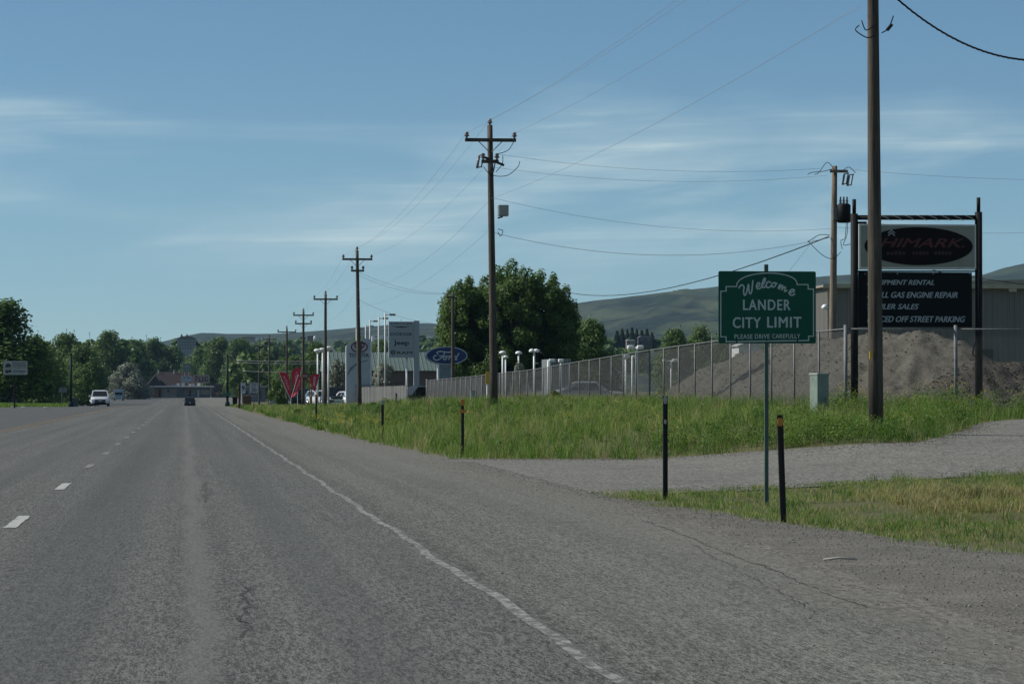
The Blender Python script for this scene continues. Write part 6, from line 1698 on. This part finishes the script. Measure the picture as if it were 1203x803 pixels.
def house(px0, px1, y0, y1, Y, m, rm_, label):
    o = mk('hillside_house', (px0+px1)/2, Y, label, 'house'); o.location.z = at(px0, y1, Y).z
    a = L2(o, px0, y1); c = L2(o, px1, y0); h = c[1]; w = c[0]-a[0]
    MB().box((a[0], 0, -2), (c[0], w*.5, h*.68)).build('wall', m, o); MB().prism([(a[0]-.3, h*.685), (c[0]+.3, h*.685), (c[0]-w*.18, h), (a[0]+w*.18, h)], -.4, w*.5+.4).build('roof', rm_, o)
    for k in range(max(2, int(w/5))):
        xx = lerp(a[0], c[0], (k+.5)/max(2, int(w/5))); MB().box((xx-.6, -.1, h*.25), (xx+.6, -.01, h*.55)).build('window', M_GLASS, o)
HS = [(283, 300, 395.6, 398.6, M_BEIGE, M_BRW, 'long brownish building on the far ridge left of the white one'), (300, 320, 395.0, 398.8, M_WHITE, M_OFFWHITE, 'long bright white building on the far ridge'), (352, 359, 395.5, 401, M_BEIGE, M_DARKW, 'left of two dark-roofed houses on the slope behind the stop sign pole'), (361, 369.5, 394.5, 400, M_BRW, M_DARKW, 'right of two dark-roofed houses on the slope beside the white tank'), (437, 456, 392.8, 397.5, M_WHITE, M_OFFWHITE, 'long white building seen above the curved pylon'), (494, 516, 393.6, 396.6, M_WHITE, M_OFFWHITE, 'long white building right of the four-panel sign'), (736, 746, 398.5, 404, M_BEIGE, M_OFFWHITE, 'pale house below the row of spruces'), (750, 766, 394.5, 401.5, M_DARKW, M_GREYW, 'brown house right of the row of spruces'), (836, 844, 395.5, 400, M_WHITE, M_GREYBOX, 'small white house beside the left edge of the town sign')]
for (x0, x1, y0, y1, m, rm_, lab) in HS:
    house(x0, x1, y0, y1, 2300 if x0 < 600 else 1250, m, rm_, lab)
o = mk('white_tank', 369.8, 2280, 'white round tank on the far slope left of the crossarmed pole', 'tank'); o.location.z = at(370, 399, 2280).z
r_t = 1.6*mpp(2280); MB().lathe([(r_t, -1), (r_t, 4*mpp(2280)*.8), (r_t*.6, 4.6*mpp(2280)*.9), (0, 5*mpp(2280)*.9)], (0, 0, 0), 16).build('shell', M_WHITE, o, True)
MB().tube([(r_t*1.03, 0, 0), (r_t*1.03, 0, 2)], .08, 5).build('ladder', M_GREYBOX, o)
for k, (px, yt, yb_, lab) in enumerate(((78, 385.5, 400, 'thin lattice mast above the left trees'), (105, 389.5, 402, 'thin mast above the trees over the oncoming car'), (172, 393, 402, 'short faint mast above the middle trees'))):
    o = mk('radio_mast', px, 2600, lab, 'mast'); o.location.z = at(px, yb_, 2600).z; h = at(px, yt, 2600).z-o.location.z
    b = MB()
    for s in range(3):
        an = 2.094*s; b.tube([(.45*math.cos(an), .45*math.sin(an), -4), (.2*math.cos(an), .2*math.sin(an), h)], .07, 5)
    for q in range(8):
        z = h*q/8; b.tube([(.4, 0, z), (-.2, .35, z+h/8), (-.2, -.35, z+h/8)], .04, 4)
    b.build('lattice', M_WIRE, o); MB().box((-.5, -.2, h*.82), (.5, .2, h*.88)).build('antenna', M_OFFWHITE, o)
o = mk('hilltop_house', 46, 700, 'house gable peeping over the left trees', 'house'); o.location.z = at(46, 410, 700).z
a = L2(o, 41, 402); c = L2(o, 49, 396.5); MB().box((a[0], 0, -4), (c[0], 6, a[1])).build('wall', M_GREYW, o); MB().prism([(a[0]-.3, a[1]+.01), (c[0]+.3, a[1]+.01), (c[0]-.3, c[1]), (a[0]+.3, c[1])], -.4, 6.4).build('roof', M_GREYBOX, o); MB().box((-.4, -.05, a[1]-1), (.4, -.004, a[1]-.2)).build('window', M_GLASS, o)
# pale twig lying on the verge
p = at(987, 668.5, 24.3); tg = MB().tube([(-.13, .0, .0), (0, .01, .012), (.13, -.02, .0)], [.009, .011, .007], 6).build('fallen_stick', mat('bleached', (0.42, 0.39, 0.34), .9), None, True); tg.location = (p.x, 24.3, gz(p.x, 24.3)+.03); tag(tg, 'pale bleached stick lying on the gravel verge', 'stick')

# ------------------------------------------------------------------ haze
hm = bpy.data.materials.new('haze'); hm.use_nodes = True
hm.node_tree.nodes.clear()
ho = hm.node_tree.nodes.new('ShaderNodeOutputMaterial'); pv = hm.node_tree.nodes.new('ShaderNodeVolumePrincipled')
pv.inputs['Color'].default_value = (0.42, 0.68, 1.0, 1); pv.inputs['Density'].default_value = 0.000034; pv.inputs['Anisotropy'].default_value = 0.2
hm.node_tree.links.new(pv.outputs[0], ho.inputs['Volume'])
tag(MB().box((-7000, -400, -8), (7000, 12500, 420)).build('haze', hm), 'thin bluish haze filling the air over the whole valley', 'haze', kind='stuff')
